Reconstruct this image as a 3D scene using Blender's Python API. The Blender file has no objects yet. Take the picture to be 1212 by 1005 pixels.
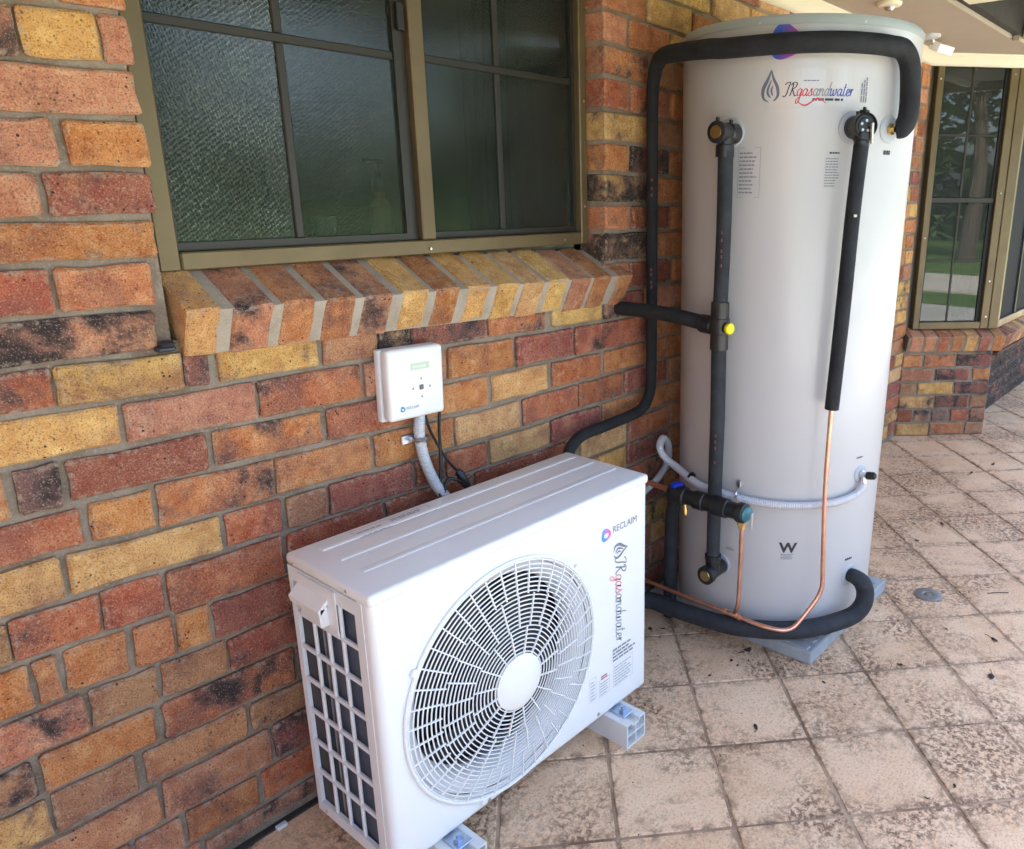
import bpy, bmesh, math, random
from mathutils import Vector, Matrix

# ---------------------------------------------------------------- camera, sky, sun, exposure
scn = bpy.context.scene
R_ = math.radians
cam_d = bpy.data.cameras.new("camera"); cam_o = bpy.data.objects.new("camera", cam_d)
scn.collection.objects.link(cam_o); scn.camera = cam_o
YAW, PITCH, ROLL = R_(38.072), R_(-15.881), R_(0.329)
f_ = Vector((math.cos(YAW)*math.cos(PITCH), math.sin(YAW)*math.cos(PITCH), math.sin(PITCH)))
r_ = Vector((math.sin(YAW), -math.cos(YAW), 0)); u_ = r_.cross(f_)
rr = r_*math.cos(ROLL)+u_*math.sin(ROLL); uu = -r_*math.sin(ROLL)+u_*math.cos(ROLL)
cam_o.matrix_world = Matrix(((rr.x, uu.x, -f_.x, -0.826), (rr.y, uu.y, -f_.y, -1.591), (rr.z, uu.z, -f_.z, 1.440), (0, 0, 0, 1)))
cam_d.sensor_fit = 'HORIZONTAL'; cam_d.sensor_width = 36
cam_d.lens = 916.8/1212*36
cam_d.shift_x = -(761.1-606)/1212; cam_d.shift_y = (489.5-502.5)/1212
cam_d.clip_start = 0.02; cam_d.clip_end = 500

SUN_EL, SUN_AZ = 52, 62          # azimuth measured from +x towards +y: the sun stands behind the house
w = bpy.data.worlds.new("World"); scn.world = w; w.use_nodes = True
nt = w.node_tree; nt.nodes.clear()
sky = nt.nodes.new("ShaderNodeTexSky"); sky.sky_type = 'NISHITA'; sky.sun_disc = False
sky.sun_elevation = R_(SUN_EL); sky.sun_rotation = R_(90-SUN_AZ); sky.air_density = .7; sky.dust_density = 4.5; sky.ozone_density = .6
bg = nt.nodes.new("ShaderNodeBackground"); bg.inputs[1].default_value = 0.15
wo = nt.nodes.new("ShaderNodeOutputWorld")
nt.links.new(sky.outputs[0], bg.inputs[0]); nt.links.new(bg.outputs[0], wo.inputs[0])
sl = bpy.data.lights.new("sun", 'SUN'); sl.energy = 4.0; sl.angle = R_(0.6); sl.color = (1, .95, .87)
so = bpy.data.objects.new("sun", sl); scn.collection.objects.link(so)
sd = Vector((math.cos(R_(SUN_EL))*math.cos(R_(SUN_AZ)), math.cos(R_(SUN_EL))*math.sin(R_(SUN_AZ)), math.sin(R_(SUN_EL))))
so.rotation_euler = sd.to_track_quat('Z', 'Y').to_euler()
vs = scn.view_settings; vs.view_transform = 'Standard'; vs.look = 'None'; vs.gamma = 1; vs.use_curve_mapping = False
vs.exposure = 3.34
scn.render.engine = 'CYCLES'
scn.cycles.max_bounces = 7; scn.cycles.diffuse_bounces = 4; scn.cycles.glossy_bounces = 3
scn.cycles.transparent_max_bounces = 6; scn.cycles.transmission_bounces = 2

# ---------------------------------------------------------------- helpers
COL = scn.collection
rnd = random.Random(7)

def obj(name, me, m=None, parent=None, loc=None):
    o = bpy.data.objects.new(name, me); COL.objects.link(o)
    if m is not None and me is not None:
        for mm in (m if isinstance(m, (list, tuple)) else [m]): me.materials.append(mm)
    if loc is not None: o.location = loc
    if parent is not None: part(o, parent)
    return o

def tag(o, label=None, cat=None, group=None, kind=None):
    if label: o["label"] = label
    if cat: o["category"] = cat
    if group: o["group"] = group
    if kind: o["kind"] = kind
    return o

def empty(name, loc, label, cat, group=None, rz=0):
    o = bpy.data.objects.new(name, None); COL.objects.link(o); o.location = loc; o.rotation_euler = (0, 0, rz)
    o.empty_display_size = .05
    return tag(o, label, cat, group)

class MB:
    """collects shapes into one bmesh"""
    def __init__(s): s.bm = bmesh.new()
    def box(s, a, b, bevel=0, seg=2, M=None):
        g = bmesh.ops.create_cube(s.bm, size=1)['verts']
        c = [(a[i]+b[i])/2 for i in range(3)]; d = [abs(b[i]-a[i]) for i in range(3)]
        for v in g: v.co = Vector((c[0]+v.co.x*d[0], c[1]+v.co.y*d[1], c[2]+v.co.z*d[2]))
        if bevel:
            es = list({e for v in g for e in v.link_edges})
            r = bmesh.ops.bevel(s.bm, geom=es, offset=bevel, segments=seg, affect='EDGES', profile=.5)
            g = list({v for f in r['faces'] for v in f.verts} | {v for v in g if v.is_valid})
        if M is not None: bmesh.ops.transform(s.bm, matrix=M, verts=g)
        return s
    def faces(s, vs, fs, M=None):
        V = [s.bm.verts.new(M @ Vector(v) if M is not None else v) for v in vs]
        for f in fs:
            try: s.bm.faces.new([V[i] for i in f])
            except ValueError: pass
        return s
    def prism(s, prof, M0, depth):
        """prof: 2d points in local xy, extruded along local z by depth, placed with matrix M0"""
        n = len(prof); vs = [(x, y, 0) for x, y in prof]+[(x, y, depth) for x, y in prof]
        fs = [tuple(range(n))[::-1], tuple(range(n, 2*n))]+[(i, (i+1) % n, n+(i+1) % n, n+i) for i in range(n)]
        return s.faces(vs, fs, M0)
    def lathe(s, prof, p0, axis, n=24, caps=True):
        """prof: (r, h) pairs along axis from p0"""
        ax = Vector(axis).normalized(); t = ax.orthogonal().normalized(); b = ax.cross(t); p0 = Vector(p0)
        rings = []
        for r, h in prof:
            rings.append([s.bm.verts.new(p0+ax*h+(t*math.cos(2*math.pi*i/n)+b*math.sin(2*math.pi*i/n))*max(r, 1e-5)) for i in range(n)])
        for A, B in zip(rings, rings[1:]):
            for i in range(n): s.bm.faces.new((A[i], A[(i+1) % n], B[(i+1) % n], B[i]))
        if caps:
            s.bm.faces.new(rings[0][::-1]); s.bm.faces.new(rings[-1])
        return s
    def tube(s, pts, rad, n=14, smooth=6, closed=False, caps=True):
        P = [Vector(p) for p in pts]
        if not isinstance(rad, (list, tuple)): rad = [rad]*len(P)
        if smooth > 1 and len(P) > 2:
            Q, RR = [], []; N = len(P); rng = range(N if closed else N-1)
            for i in rng:
                g = (lambda k: P[k % N]) if closed else (lambda k: P[min(max(k, 0), N-1)])
                p0, p1, p2, p3 = g(i-1), g(i), g(i+1), g(i+2)
                for k in range(smooth):
                    t = k/smooth
                    # centripetal-ish cardinal, tension .5
                    a = 2*p1; b_ = (p2-p0); c = 2*p0-5*p1+4*p2-p3; d = -p0+3*p1-3*p2+p3
                    Q.append((a+b_*t+c*t*t+d*t**3)*.5); RR.append(rad[i]*(1-t)+rad[(i+1) % N]*t)
            if not closed: Q.append(P[-1]); RR.append(rad[-1])
            P, rad = Q, RR
        N = len(P); tan = []
        for i in range(N):
            a = P[(i-1) % N] if (closed or i > 0) else P[i]; b_ = P[(i+1) % N] if (closed or i < N-1) else P[i]
            tan.append((b_-a).normalized())
        nrm = tan[0].orthogonal().normalized(); rings = []
        for i in range(N):
            nrm = (nrm-tan[i]*nrm.dot(tan[i])).normalized(); bi = tan[i].cross(nrm)
            rings.append([s.bm.verts.new(P[i]+(nrm*math.cos(2*math.pi*k/n)+bi*math.sin(2*math.pi*k/n))*rad[i]) for k in range(n)])
        for i in range(N if closed else N-1):
            A, B = rings[i], rings[(i+1) % N]
            for k in range(n): s.bm.faces.new((A[k], A[(k+1) % n], B[(k+1) % n], B[k]))
        if caps and not closed:
            s.bm.faces.new(rings[0][::-1]); s.bm.faces.new(rings[-1])
        return s
    def build(s, name, m, parent=None, smooth=False, label=None, loc=None, angle=35):
        bmesh.ops.recalc_face_normals(s.bm, faces=s.bm.faces)
        me = bpy.data.meshes.new(name); s.bm.to_mesh(me); s.bm.free()
        if loc is not None: me.transform(Matrix.Translation(-Vector(loc)))
        if smooth:
            for p in me.polygons: p.use_smooth = True
            try: me.set_sharp_from_angle(angle=R_(angle))
            except Exception: pass
        o = obj(name, me, m, parent, loc)
        if label: o["label"] = label
        return o

def part(o, parent):
    """parent with an offset: parents here are empties/meshes with a location, children are built in world space"""
    o.parent = parent; o.matrix_parent_inverse = parent.matrix_basis.inverted() if parent.parent is None else (parent.parent.matrix_basis @ parent.matrix_parent_inverse @ parent.matrix_basis).inverted()
    return o

# ---------------------------------------------------------------- materials
MATS = {}
def mat(name, col, rough=.6, metal=0, var=0, vscale=8, bump=0, bscale=60, coat=0, spec=None, col2=None, vdetail=4):
    if name in MATS: return MATS[name]
    m = bpy.data.materials.new(name); m.use_nodes = True; MATS[name] = m
    nt = m.node_tree; b = nt.nodes["Principled BSDF"]
    b.inputs["Base Color"].default_value = (*col, 1); b.inputs["Roughness"].default_value = rough; b.inputs["Metallic"].default_value = metal
    if coat: b.inputs["Coat Weight"].default_value = coat; b.inputs["Coat Roughness"].default_value = .08
    if spec is not None: b.inputs["Specular IOR Level"].default_value = spec
    tc = nt.nodes.new("ShaderNodeTexCoord")
    if var or col2:
        n = nt.nodes.new("ShaderNodeTexNoise"); n.inputs["Scale"].default_value = vscale; n.inputs["Detail"].default_value = vdetail; n.inputs["Roughness"].default_value = .65
        nt.links.new(tc.outputs["Object"], n.inputs["Vector"])
        mx = nt.nodes.new("ShaderNodeMix"); mx.data_type = 'RGBA'
        c2 = col2 if col2 else tuple(max(0, c*(1-var)) for c in col)
        mx.inputs[6].default_value = (*col, 1); mx.inputs[7].default_value = (*c2, 1)
        rp = nt.nodes.new("ShaderNodeMapRange"); rp.inputs[1].default_value = .38; rp.inputs[2].default_value = .66
        nt.links.new(n.outputs[0], rp.inputs[0]); nt.links.new(rp.outputs[0], mx.inputs[0]); nt.links.new(mx.outputs[2], b.inputs["Base Color"])
        rr_ = nt.nodes.new("ShaderNodeMapRange"); rr_.inputs[3].default_value = max(.02, rough-.08); rr_.inputs[4].default_value = min(1, rough+.08)
        nt.links.new(n.outputs[0], rr_.inputs[0]); nt.links.new(rr_.outputs[0], b.inputs["Roughness"])
    if bump:
        n2 = nt.nodes.new("ShaderNodeTexNoise"); n2.inputs["Scale"].default_value = bscale; n2.inputs["Detail"].default_value = 3
        nt.links.new(tc.outputs["Object"], n2.inputs["Vector"])
        bp = nt.nodes.new("ShaderNodeBump"); bp.inputs["Strength"].default_value = bump; bp.inputs["Distance"].default_value = .004
        nt.links.new(n2.outputs[0], bp.inputs["Height"]); nt.links.new(bp.outputs[0], b.inputs["Normal"])
    return m

def N(nt, t, **kw):
    n = nt.nodes.new(t)
    for k, v in kw.items(): setattr(n, k, v)
    return n

def brick_material():
    m = bpy.data.materials.new("brick"); m.use_nodes = True; nt = m.node_tree; L = nt.links.new
    b = nt.nodes["Principled BSDF"]; oi = N(nt, "ShaderNodeObjectInfo"); tc = N(nt, "ShaderNodeTexCoord")
    off = N(nt, "ShaderNodeVectorMath", operation='SCALE'); cx = N(nt, "ShaderNodeCombineXYZ")
    L(oi.outputs["Random"], cx.inputs[0]); L(oi.outputs["Random"], cx.inputs[2]); L(cx.outputs[0], off.inputs[0]); off.inputs[3].default_value = 37
    ad = N(nt, "ShaderNodeVectorMath", operation='ADD'); L(tc.outputs["Object"], ad.inputs[0]); L(off.outputs[0], ad.inputs[1])
    def noise(scale, detail=3, rough=.6, dist=0):
        n = N(nt, "ShaderNodeTexNoise"); n.inputs["Scale"].default_value = scale; n.inputs["Detail"].default_value = detail; n.inputs["Roughness"].default_value = rough
        n.inputs["Distortion"].default_value = dist; L(ad.outputs[0], n.inputs["Vector"]); return n.outputs[0]
    def ramp(x, a, c, lo=0, hi=1):
        r = N(nt, "ShaderNodeMapRange"); r.inputs[1].default_value = a; r.inputs[2].default_value = c; r.inputs[3].default_value = lo; r.inputs[4].default_value = hi; L(x, r.inputs[0]); return r.outputs[0]
    def mix(f, A, B, blend='MIX'):
        x = N(nt, "ShaderNodeMix", data_type='RGBA', blend_type=blend); 
        if isinstance(f, float): x.inputs[0].default_value = f
        else: L(f, x.inputs[0])
        for s, c in ((6, A), (7, B)):
            if isinstance(c, tuple): x.inputs[s].default_value = (*c, 1)
            else: L(c, x.inputs[s])
        return x.outputs[2]
    base = oi.outputs["Color"]
    hs = N(nt, "ShaderNodeHueSaturation"); hs.inputs["Hue"].default_value = .485; hs.inputs["Saturation"].default_value = 1.1; hs.inputs["Value"].default_value = .72; L(base, hs.inputs["Color"])
    c = mix(ramp(noise(16, 4, .75, .1), .44, .64, 0, .85), base, hs.outputs[0])
    hs2 = N(nt, "ShaderNodeHueSaturation"); hs2.inputs["Hue"].default_value = .515; hs2.inputs["Saturation"].default_value = .9; hs2.inputs["Value"].default_value = 1.22; L(base, hs2.inputs["Color"])
    c = mix(ramp(noise(22, 3, .6, .1), .54, .72, 0, .8), c, hs2.outputs[0])
    # broad flashes of purple red and of bright orange across a brick
    fl = noise(6.5, 3, .6, .1)
    fa = N(nt, "ShaderNodeMath", operation='MULTIPLY_ADD'); L(oi.outputs["Alpha"], fa.inputs[0]); fa.inputs[1].default_value = .16; L(fl, fa.inputs[2])
    c = mix(ramp(fa.outputs[0], .55, .68, 0, .55), c, (.215, .08, .066))
    c = mix(ramp(fl, .30, .43, .45, 0), c, (.55, .26, .095))
    # fired purple-grey flashes and black burn marks: the amount comes per brick
    bn = noise(9, 4, .66, .2)
    th = N(nt, "ShaderNodeMath", operation='MULTIPLY_ADD'); L(oi.outputs["Alpha"], th.inputs[0]); th.inputs[1].default_value = .47; L(bn, th.inputs[2])
    c = mix(ramp(th.outputs[0], .66, .80, 0, .75), c, (.115, .075, .072))
    c = mix(ramp(th.outputs[0], .76, .86, 0, .95), c, (.026, .024, .026))
    # fine sandy speckle, dark pits and pale grit
    sp = noise(330, 2, .7)
    c = mix(ramp(sp, .30, .47, .85, 0), c, (.10, .045, .028))
    c = mix(ramp(sp, .57, .72, 0, .6), c, (.66, .50, .34))
    pit = N(nt, "ShaderNodeTexVoronoi"); pit.inputs["Scale"].default_value = 75; L(ad.outputs[0], pit.inputs["Vector"])
    pm = N(nt, "ShaderNodeMath", operation='LESS_THAN'); pm.inputs[1].default_value = .17; L(pit.outputs["Distance"], pm.inputs[0])
    pm2 = N(nt, "ShaderNodeMath", operation='MULTIPLY'); L(pm.outputs[0], pm2.inputs[0]); L(ramp(noise(14, 2), .50, .62), pm2.inputs[1])
    c = mix(pm2.outputs[0], c, (.05, .03, .024))
    # mortar left on the arrises, broken up
    at = N(nt, "ShaderNodeAttribute"); at.attribute_name = "rim"
    rm_ = N(nt, "ShaderNodeMath", operation='MULTIPLY'); L(ramp(at.outputs["Fac"], .25, 1, 0, 1), rm_.inputs[0]); L(ramp(noise(60, 3, .75), .48, .62, 0, .65), rm_.inputs[1])
    c = mix(rm_.outputs[0], c, (.44, .35, .255))
    c = mix(ramp(noise(8, 4, .78, .1), .65, .74, 0, .4), c, (.36, .29, .215))
    L(c, b.inputs["Base Color"]); b.inputs["Roughness"].default_value = .9; b.inputs["Specular IOR Level"].default_value = .25
    h1 = N(nt, "ShaderNodeMath", operation='MULTIPLY_ADD'); L(sp, h1.inputs[0]); h1.inputs[1].default_value = .75; L(noise(40, 3, .65), h1.inputs[2])
    h2 = N(nt, "ShaderNodeMath", operation='SUBTRACT'); L(h1.outputs[0], h2.inputs[0]); L(pm2.outputs[0], h2.inputs[1])
    bp = N(nt, "ShaderNodeBump"); bp.inputs["Strength"].default_value = 1; bp.inputs["Distance"].default_value = .005; L(h2.outputs[0], bp.inputs["Height"]); L(bp.outputs[0], b.inputs["Normal"])
    return m

def sandy(name, c1, c2, c3, s1=5, s2=150, bump=.7, dist=.003, rough=.92):
    m = bpy.data.materials.new(name); m.use_nodes = True; nt = m.node_tree; L = nt.links.new; b = nt.nodes["Principled BSDF"]
    ge = N(nt, "ShaderNodeNewGeometry")
    def noise(s, d=4, r=.6):
        n = N(nt, "ShaderNodeTexNoise"); n.inputs["Scale"].default_value = s; n.inputs["Detail"].default_value = d; n.inputs["Roughness"].default_value = r; L(ge.outputs["Position"], n.inputs["Vector"]); return n.outputs[0]
    def ramp(x, a, c, lo=0, hi=1):
        r = N(nt, "ShaderNodeMapRange"); r.inputs[1].default_value = a; r.inputs[2].default_value = c; r.inputs[3].default_value = lo; r.inputs[4].default_value = hi; L(x, r.inputs[0]); return r.outputs[0]
    x = N(nt, "ShaderNodeMix", data_type='RGBA'); x.inputs[6].default_value = (*c1, 1); x.inputs[7].default_value = (*c2, 1); L(ramp(noise(s1), .4, .62), x.inputs[0])
    y = N(nt, "ShaderNodeMix", data_type='RGBA'); L(x.outputs[2], y.inputs[6]); y.inputs[7].default_value = (*c3, 1); L(ramp(noise(s2, 2), .55, .75, 0, .7), y.inputs[0])
    L(y.outputs[2], b.inputs["Base Color"]); b.inputs["Roughness"].default_value = rough; b.inputs["Specular IOR Level"].default_value = .2
    bp = N(nt, "ShaderNodeBump"); bp.inputs["Strength"].default_value = bump; bp.inputs["Distance"].default_value = dist; L(noise(s2*.7, 4, .7), bp.inputs["Height"]); L(bp.outputs[0], b.inputs["Normal"])
    return m

def tile_material():
    m = bpy.data.materials.new("floor_tile"); m.use_nodes = True; nt = m.node_tree; L = nt.links.new; b = nt.nodes["Principled BSDF"]
    ge = N(nt, "ShaderNodeNewGeometry"); oi = N(nt, "ShaderNodeObjectInfo")
    def noise(s, d=4, r=.6, dist=0):
        n = N(nt, "ShaderNodeTexNoise"); n.inputs["Scale"].default_value = s; n.inputs["Detail"].default_value = d; n.inputs["Roughness"].default_value = r; n.inputs["Distortion"].default_value = dist; L(ge.outputs["Position"], n.inputs["Vector"]); return n.outputs[0]
    def ramp(x, a, c, lo=0, hi=1):
        r = N(nt, "ShaderNodeMapRange"); r.inputs[1].default_value = a; r.inputs[2].default_value = c; r.inputs[3].default_value = lo; r.inputs[4].default_value = hi; L(x, r.inputs[0]); return r.outputs[0]
    def mix(f, A, B):
        x = N(nt, "ShaderNodeMix", data_type='RGBA'); L(f, x.inputs[0])
        for s, c in ((6, A), (7, B)):
            if isinstance(c, tuple): x.inputs[s].default_value = (*c, 1)
            else: L(c, x.inputs[s])
        return x.outputs[2]
    def mul(a, b_):
        x = N(nt, "ShaderNodeMath", operation='MULTIPLY'); L(a, x.inputs[0]); L(b_, x.inputs[1]); return x.outputs[0]
    c = mix(ramp(oi.outputs["Random"], 0, 1, 0, .9), (.82, .545, .335), (.71, .46, .27))
    c = mix(ramp(noise(6, 3), .4, .64, 0, .8), c, (.84, .61, .395))
    c = mix(ramp(noise(150, 3, .78), .51, .63, 0, .6), c, (.38, .22, .12))           # grain of the stone-look surface
    c = mix(ramp(noise(115, 2, .6), .57, .68, 0, .75), c, (.80, .64, .45))
    pz = N(nt, "ShaderNodeMath", operation='MULTIPLY_ADD'); L(oi.outputs["Random"], pz.inputs[0]); pz.inputs[1].default_value = .035; L(noise(2.1, 4, .68, .3), pz.inputs[2])
    patch = ramp(pz.outputs[0], .48, .62)                                  # dirt trodden into the texture, in patches
    grain = noise(62, 4, .78, .4)
    c = mix(mul(patch, ramp(grain, .45, .58, 0, .92)), c, (.145, .075, .041))
    c = mix(ramp(grain, .65, .71, 0, .7), c, (.16, .09, .052))
    c = mix(mul(ramp(noise(3.7, 4, .7, .6), .56, .72), ramp(noise(34, 3, .7), .45, .62, .15, .85)), c, (.25, .14, .07))
    # grime caught along the edges of each tile, broken up
    tco = N(nt, "ShaderNodeTexCoord"); ab = N(nt, "ShaderNodeVectorMath", operation='ABSOLUTE'); L(tco.outputs["Object"], ab.inputs[0]); sx = N(nt, "ShaderNodeSeparateXYZ"); L(ab.outputs[0], sx.inputs[0])
    mxx = N(nt, "ShaderNodeMath", operation='MAXIMUM'); L(sx.outputs[0], mxx.inputs[0]); L(sx.outputs[1], mxx.inputs[1])
    ed = N(nt, "ShaderNodeMath", operation='LESS_THAN'); L(mxx.outputs[0], ed.inputs[0]); ed.inputs[1].default_value = .16
    c = mix(mul(mul(ramp(mxx.outputs[0], .108, .136), ed.outputs[0]), ramp(noise(26, 4, .75, .3), .46, .60, 0, .85)), c, (.17, .095, .052))
    vd = N(nt, "ShaderNodeTexVoronoi"); vd.inputs["Scale"].default_value = 24; L(ge.outputs["Position"], vd.inputs["Vector"])
    lt = N(nt, "ShaderNodeMath", operation='LESS_THAN'); lt.inputs[1].default_value = .085; L(vd.outputs["Distance"], lt.inputs[0])
    c = mix(mul(lt.outputs[0], ramp(noise(5, 2), .52, .6)), c, (.05, .035, .026))
    L(c, b.inputs["Base Color"]); b.inputs["Roughness"].default_value = .62; b.inputs["Specular IOR Level"].default_value = .35
    h = N(nt, "ShaderNodeMath", operation='MULTIPLY_ADD'); L(noise(160, 4, .7), h.inputs[0]); h.inputs[1].default_value = .6; L(noise(45, 3), h.inputs[2])
    bp = N(nt, "ShaderNodeBump"); bp.inputs["Strength"].default_value = .55; bp.inputs["Distance"].default_value = .003; L(h.outputs[0], bp.inputs["Height"]); L(bp.outputs[0], b.inputs["Normal"])
    return m

def glass_material(name, tint, rough=.03, dimple=0, trans=.55, refl=1.5):
    """window glass: clear coat reflection over a tinted see-through layer"""
    m = bpy.data.materials.new(name); m.use_nodes = True; nt = m.node_tree; L = nt.links.new; nt.nodes.remove(nt.nodes["Principled BSDF"])
    out = nt.nodes["Material Output"]
    tr = N(nt, "ShaderNodeBsdfTransparent"); tr.inputs[0].default_value = (*[t*trans for t in tint], 1)
    df = N(nt, "ShaderNodeBsdfDiffuse"); df.inputs[0].default_value = (*[t*.05 for t in tint], 1)
    a = N(nt, "ShaderNodeAddShader"); L(tr.outputs[0], a.inputs[0]); L(df.outputs[0], a.inputs[1])
    gl = N(nt, "ShaderNodeBsdfGlossy"); gl.inputs[0].default_value = (.95, .98, .96, 1); gl.inputs["Roughness"].default_value = rough
    fr = N(nt, "ShaderNodeFresnel"); fr.inputs[0].default_value = refl
    mx = N(nt, "ShaderNodeMixShader"); L(fr.outputs[0], mx.inputs[0]); L(a.outputs[0], mx.inputs[1]); L(gl.outputs[0], mx.inputs[2]); L(mx.outputs[0], out.inputs[0])
    if dimple:
        tc = N(nt, "ShaderNodeTexCoord"); v = N(nt, "ShaderNodeTexVoronoi"); v.inputs["Scale"].default_value = 170; mp = N(nt, "ShaderNodeMapping"); mp.inputs["Rotation"].default_value = (0, R_(27), 0); mp.inputs["Scale"].default_value = (1, 1, .55)
        L(tc.outputs["Object"], mp.inputs[0]); L(mp.outputs[0], v.inputs["Vector"]); v.inputs["Randomness"].default_value = .25
        bp = N(nt, "ShaderNodeBump"); bp.inputs["Strength"].default_value = dimple; bp.inputs["Distance"].default_value = .002; L(v.outputs["Distance"], bp.inputs["Height"])
        L(bp.outputs[0], gl.inputs["Normal"]); L(bp.outputs[0], fr.inputs["Normal"])
    return m

def screen_glass(name, wire, dark, see, scale, refl=1.4):
    """pane behind insect mesh: fine slanting weave that catches the light, some view through, weak reflection"""
    m = bpy.data.materials.new(name); m.use_nodes = True; nt = m.node_tree; L = nt.links.new; nt.nodes.remove(nt.nodes["Principled BSDF"]); out = nt.nodes["Material Output"]
    tc = N(nt, "ShaderNodeTexCoord"); mp = N(nt, "ShaderNodeMapping"); mp.inputs["Rotation"].default_value = (0, R_(24), 0); mp.inputs["Scale"].default_value = (1, 0, .62)
    v = N(nt, "ShaderNodeTexVoronoi"); v.inputs["Scale"].default_value = scale; v.inputs["Randomness"].default_value = .35; L(tc.outputs["Object"], mp.inputs[0]); L(mp.outputs[0], v.inputs["Vector"])
    n = N(nt, "ShaderNodeTexNoise"); n.inputs["Scale"].default_value = 5; n.inputs["Detail"].default_value = 3; L(tc.outputs["Object"], n.inputs["Vector"])
    mr = N(nt, "ShaderNodeMapRange"); mr.inputs[1].default_value = .25; mr.inputs[2].default_value = .75; L(v.outputs["Distance"], mr.inputs[0])
    mx = N(nt, "ShaderNodeMix", data_type='RGBA'); mx.inputs[6].default_value = (*dark, 1); mx.inputs[7].default_value = (*wire, 1); L(mr.outputs[0], mx.inputs[0])
    nr = N(nt, "ShaderNodeMapRange"); nr.inputs[1].default_value = .3; nr.inputs[2].default_value = .7; nr.inputs[3].default_value = .6; nr.inputs[4].default_value = 1.2; L(n.outputs[0], nr.inputs[0])
    sc_ = N(nt, "ShaderNodeVectorMath", operation='SCALE'); L(mx.outputs[2], sc_.inputs[0]); L(nr.outputs[0], sc_.inputs[3])
    df = N(nt, "ShaderNodeBsdfDiffuse"); L(sc_.outputs[0], df.inputs[0])
    tr = N(nt, "ShaderNodeBsdfTransparent"); tr.inputs[0].default_value = (.8, .88, .84, 1)
    ms = N(nt, "ShaderNodeMixShader"); ms.inputs[0].default_value = see; L(df.outputs[0], ms.inputs[1]); L(tr.outputs[0], ms.inputs[2])
    gl = N(nt, "ShaderNodeBsdfGlossy"); gl.inputs["Roughness"].default_value = .06; fr = N(nt, "ShaderNodeFresnel"); fr.inputs[0].default_value = refl
    bp = N(nt, "ShaderNodeBump"); bp.inputs["Strength"].default_value = .25; bp.inputs["Distance"].default_value = .001; L(v.outputs["Distance"], bp.inputs["Height"]); L(bp.outputs[0], gl.inputs["Normal"])
    m2 = N(nt, "ShaderNodeMixShader"); L(fr.outputs[0], m2.inputs[0]); L(ms.outputs[0], m2.inputs[1]); L(gl.outputs[0], m2.inputs[2]); L(m2.outputs[0], out.inputs[0])
    return m

BRICK = brick_material()
MORTAR = sandy("mortar", (.325, .27, .205), (.215, .17, .12), (.44, .375, .29), 9, 170, 1, .007)
TILE = tile_material()
GROUT = sandy("grout", (.50, .355, .235), (.20, .125, .075), (.54, .40, .27), 4.5, 90)
WHITE = mat("white_enamel", (.81, .82, .79), .32, var=.03, vscale=2)
WHITE_SIDE = mat("white_powdercoat", (.76, .78, .785), .42)
TANKW = mat("tank_enamel", (.50, .495, .48), .30, coat=.2)
def ripple(m, amt):
    nt = m.node_tree; b = nt.nodes["Principled BSDF"]; tc = N(nt, "ShaderNodeTexCoord"); mp = N(nt, "ShaderNodeMapping"); mp.inputs["Scale"].default_value = (7, 7, .8)
    n = N(nt, "ShaderNodeTexNoise"); n.inputs["Scale"].default_value = 1; n.inputs["Detail"].default_value = 2; bp = N(nt, "ShaderNodeBump"); bp.inputs["Strength"].default_value = amt; bp.inputs["Distance"].default_value = .01
    nt.links.new(tc.outputs["Object"], mp.inputs[0]); nt.links.new(mp.outputs[0], n.inputs["Vector"]); nt.links.new(n.outputs[0], bp.inputs["Height"]); nt.links.new(bp.outputs[0], b.inputs["Normal"]); nt.links.new(bp.outputs[0], b.inputs["Coat Normal"])
ripple(TANKW, .05)
GREYRIM = mat("tank_cap_grey", (.36, .40, .39), .45)
LAG = mat("black_foam_lagging", (.015, .017, .019), .85, var=.45, vscale=14, bump=.9, bscale=42)
LAG2 = mat("grey_foam_lagging", (.026, .030, .035), .8, var=.45, vscale=14, bump=.9, bscale=42)
BLACKP = mat("black_plastic", (.012, .013, .014), .38)
COPPER = mat("copper", (.90, .50, .36), .34, metal=1, var=.25, vscale=25)
BRASS = mat("brass", (.72, .50, .20), .3, metal=1, var=.2, vscale=40)
STEEL = mat("zinc_steel", (.62, .63, .65), .3, metal=1)
GALV = mat("galvanised_bolt", (.42, .50, .62), .3, metal=1)
CONDUIT = mat("grey_conduit", (.52, .54, .56), .5)
BRONZE = mat("bronze_aluminium_frame", (.145, .108, .052), .42, metal=.35, var=.18, vscale=6)
BRONZE_D = mat("dark_bronze_bar", (.017, .0155, .010), .5)
RUBBER = mat("black_gasket", (.006, .006, .007), .6)
CREAM = mat("cream_soffit", (.42, .36, .28), .7, var=.05, vscale=3)
CREAM2 = mat("cream_cornice", (.78, .72, .55), .6)
DARKROOF = mat("dark_roof_underside", (.035, .032, .03), .7, var=.3)
YELLOW = mat("yellow_cap", (.85, .72, .01), .35)
BLUE = mat("blue_cap", (.012, .05, .55), .35)
TEAL = mat("teal_cap", (.03, .16, .19), .3)
PVC = mat("white_block_plastic", (.66, .68, .66), .5)
FIN = mat("coil_fins", (.075, .095, .13), .5, metal=.3)
FAN = mat("dark_fan_blade", (.018, .018, .02), .5)
PAD = mat("grey_pad_concrete", (.36, .385, .39), .8, var=.2, vscale=14, bump=.4, bscale=120)
INK = mat("ink_dark", (.03, .03, .035), .6)
INKG = mat("ink_grey", (.20, .21, .24), .6)
INKL = mat("ink_light_grey", (.34, .35, .38), .6)
INKP = mat("ink_pale_red", (.74, .30, .33), .6)
INKR = mat("ink_red", (.55, .04, .07), .6)
INKB = mat("ink_blue", (.04, .07, .33), .6)
LABELP = mat("clear_label_film", (.52, .515, .50), .15)

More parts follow.
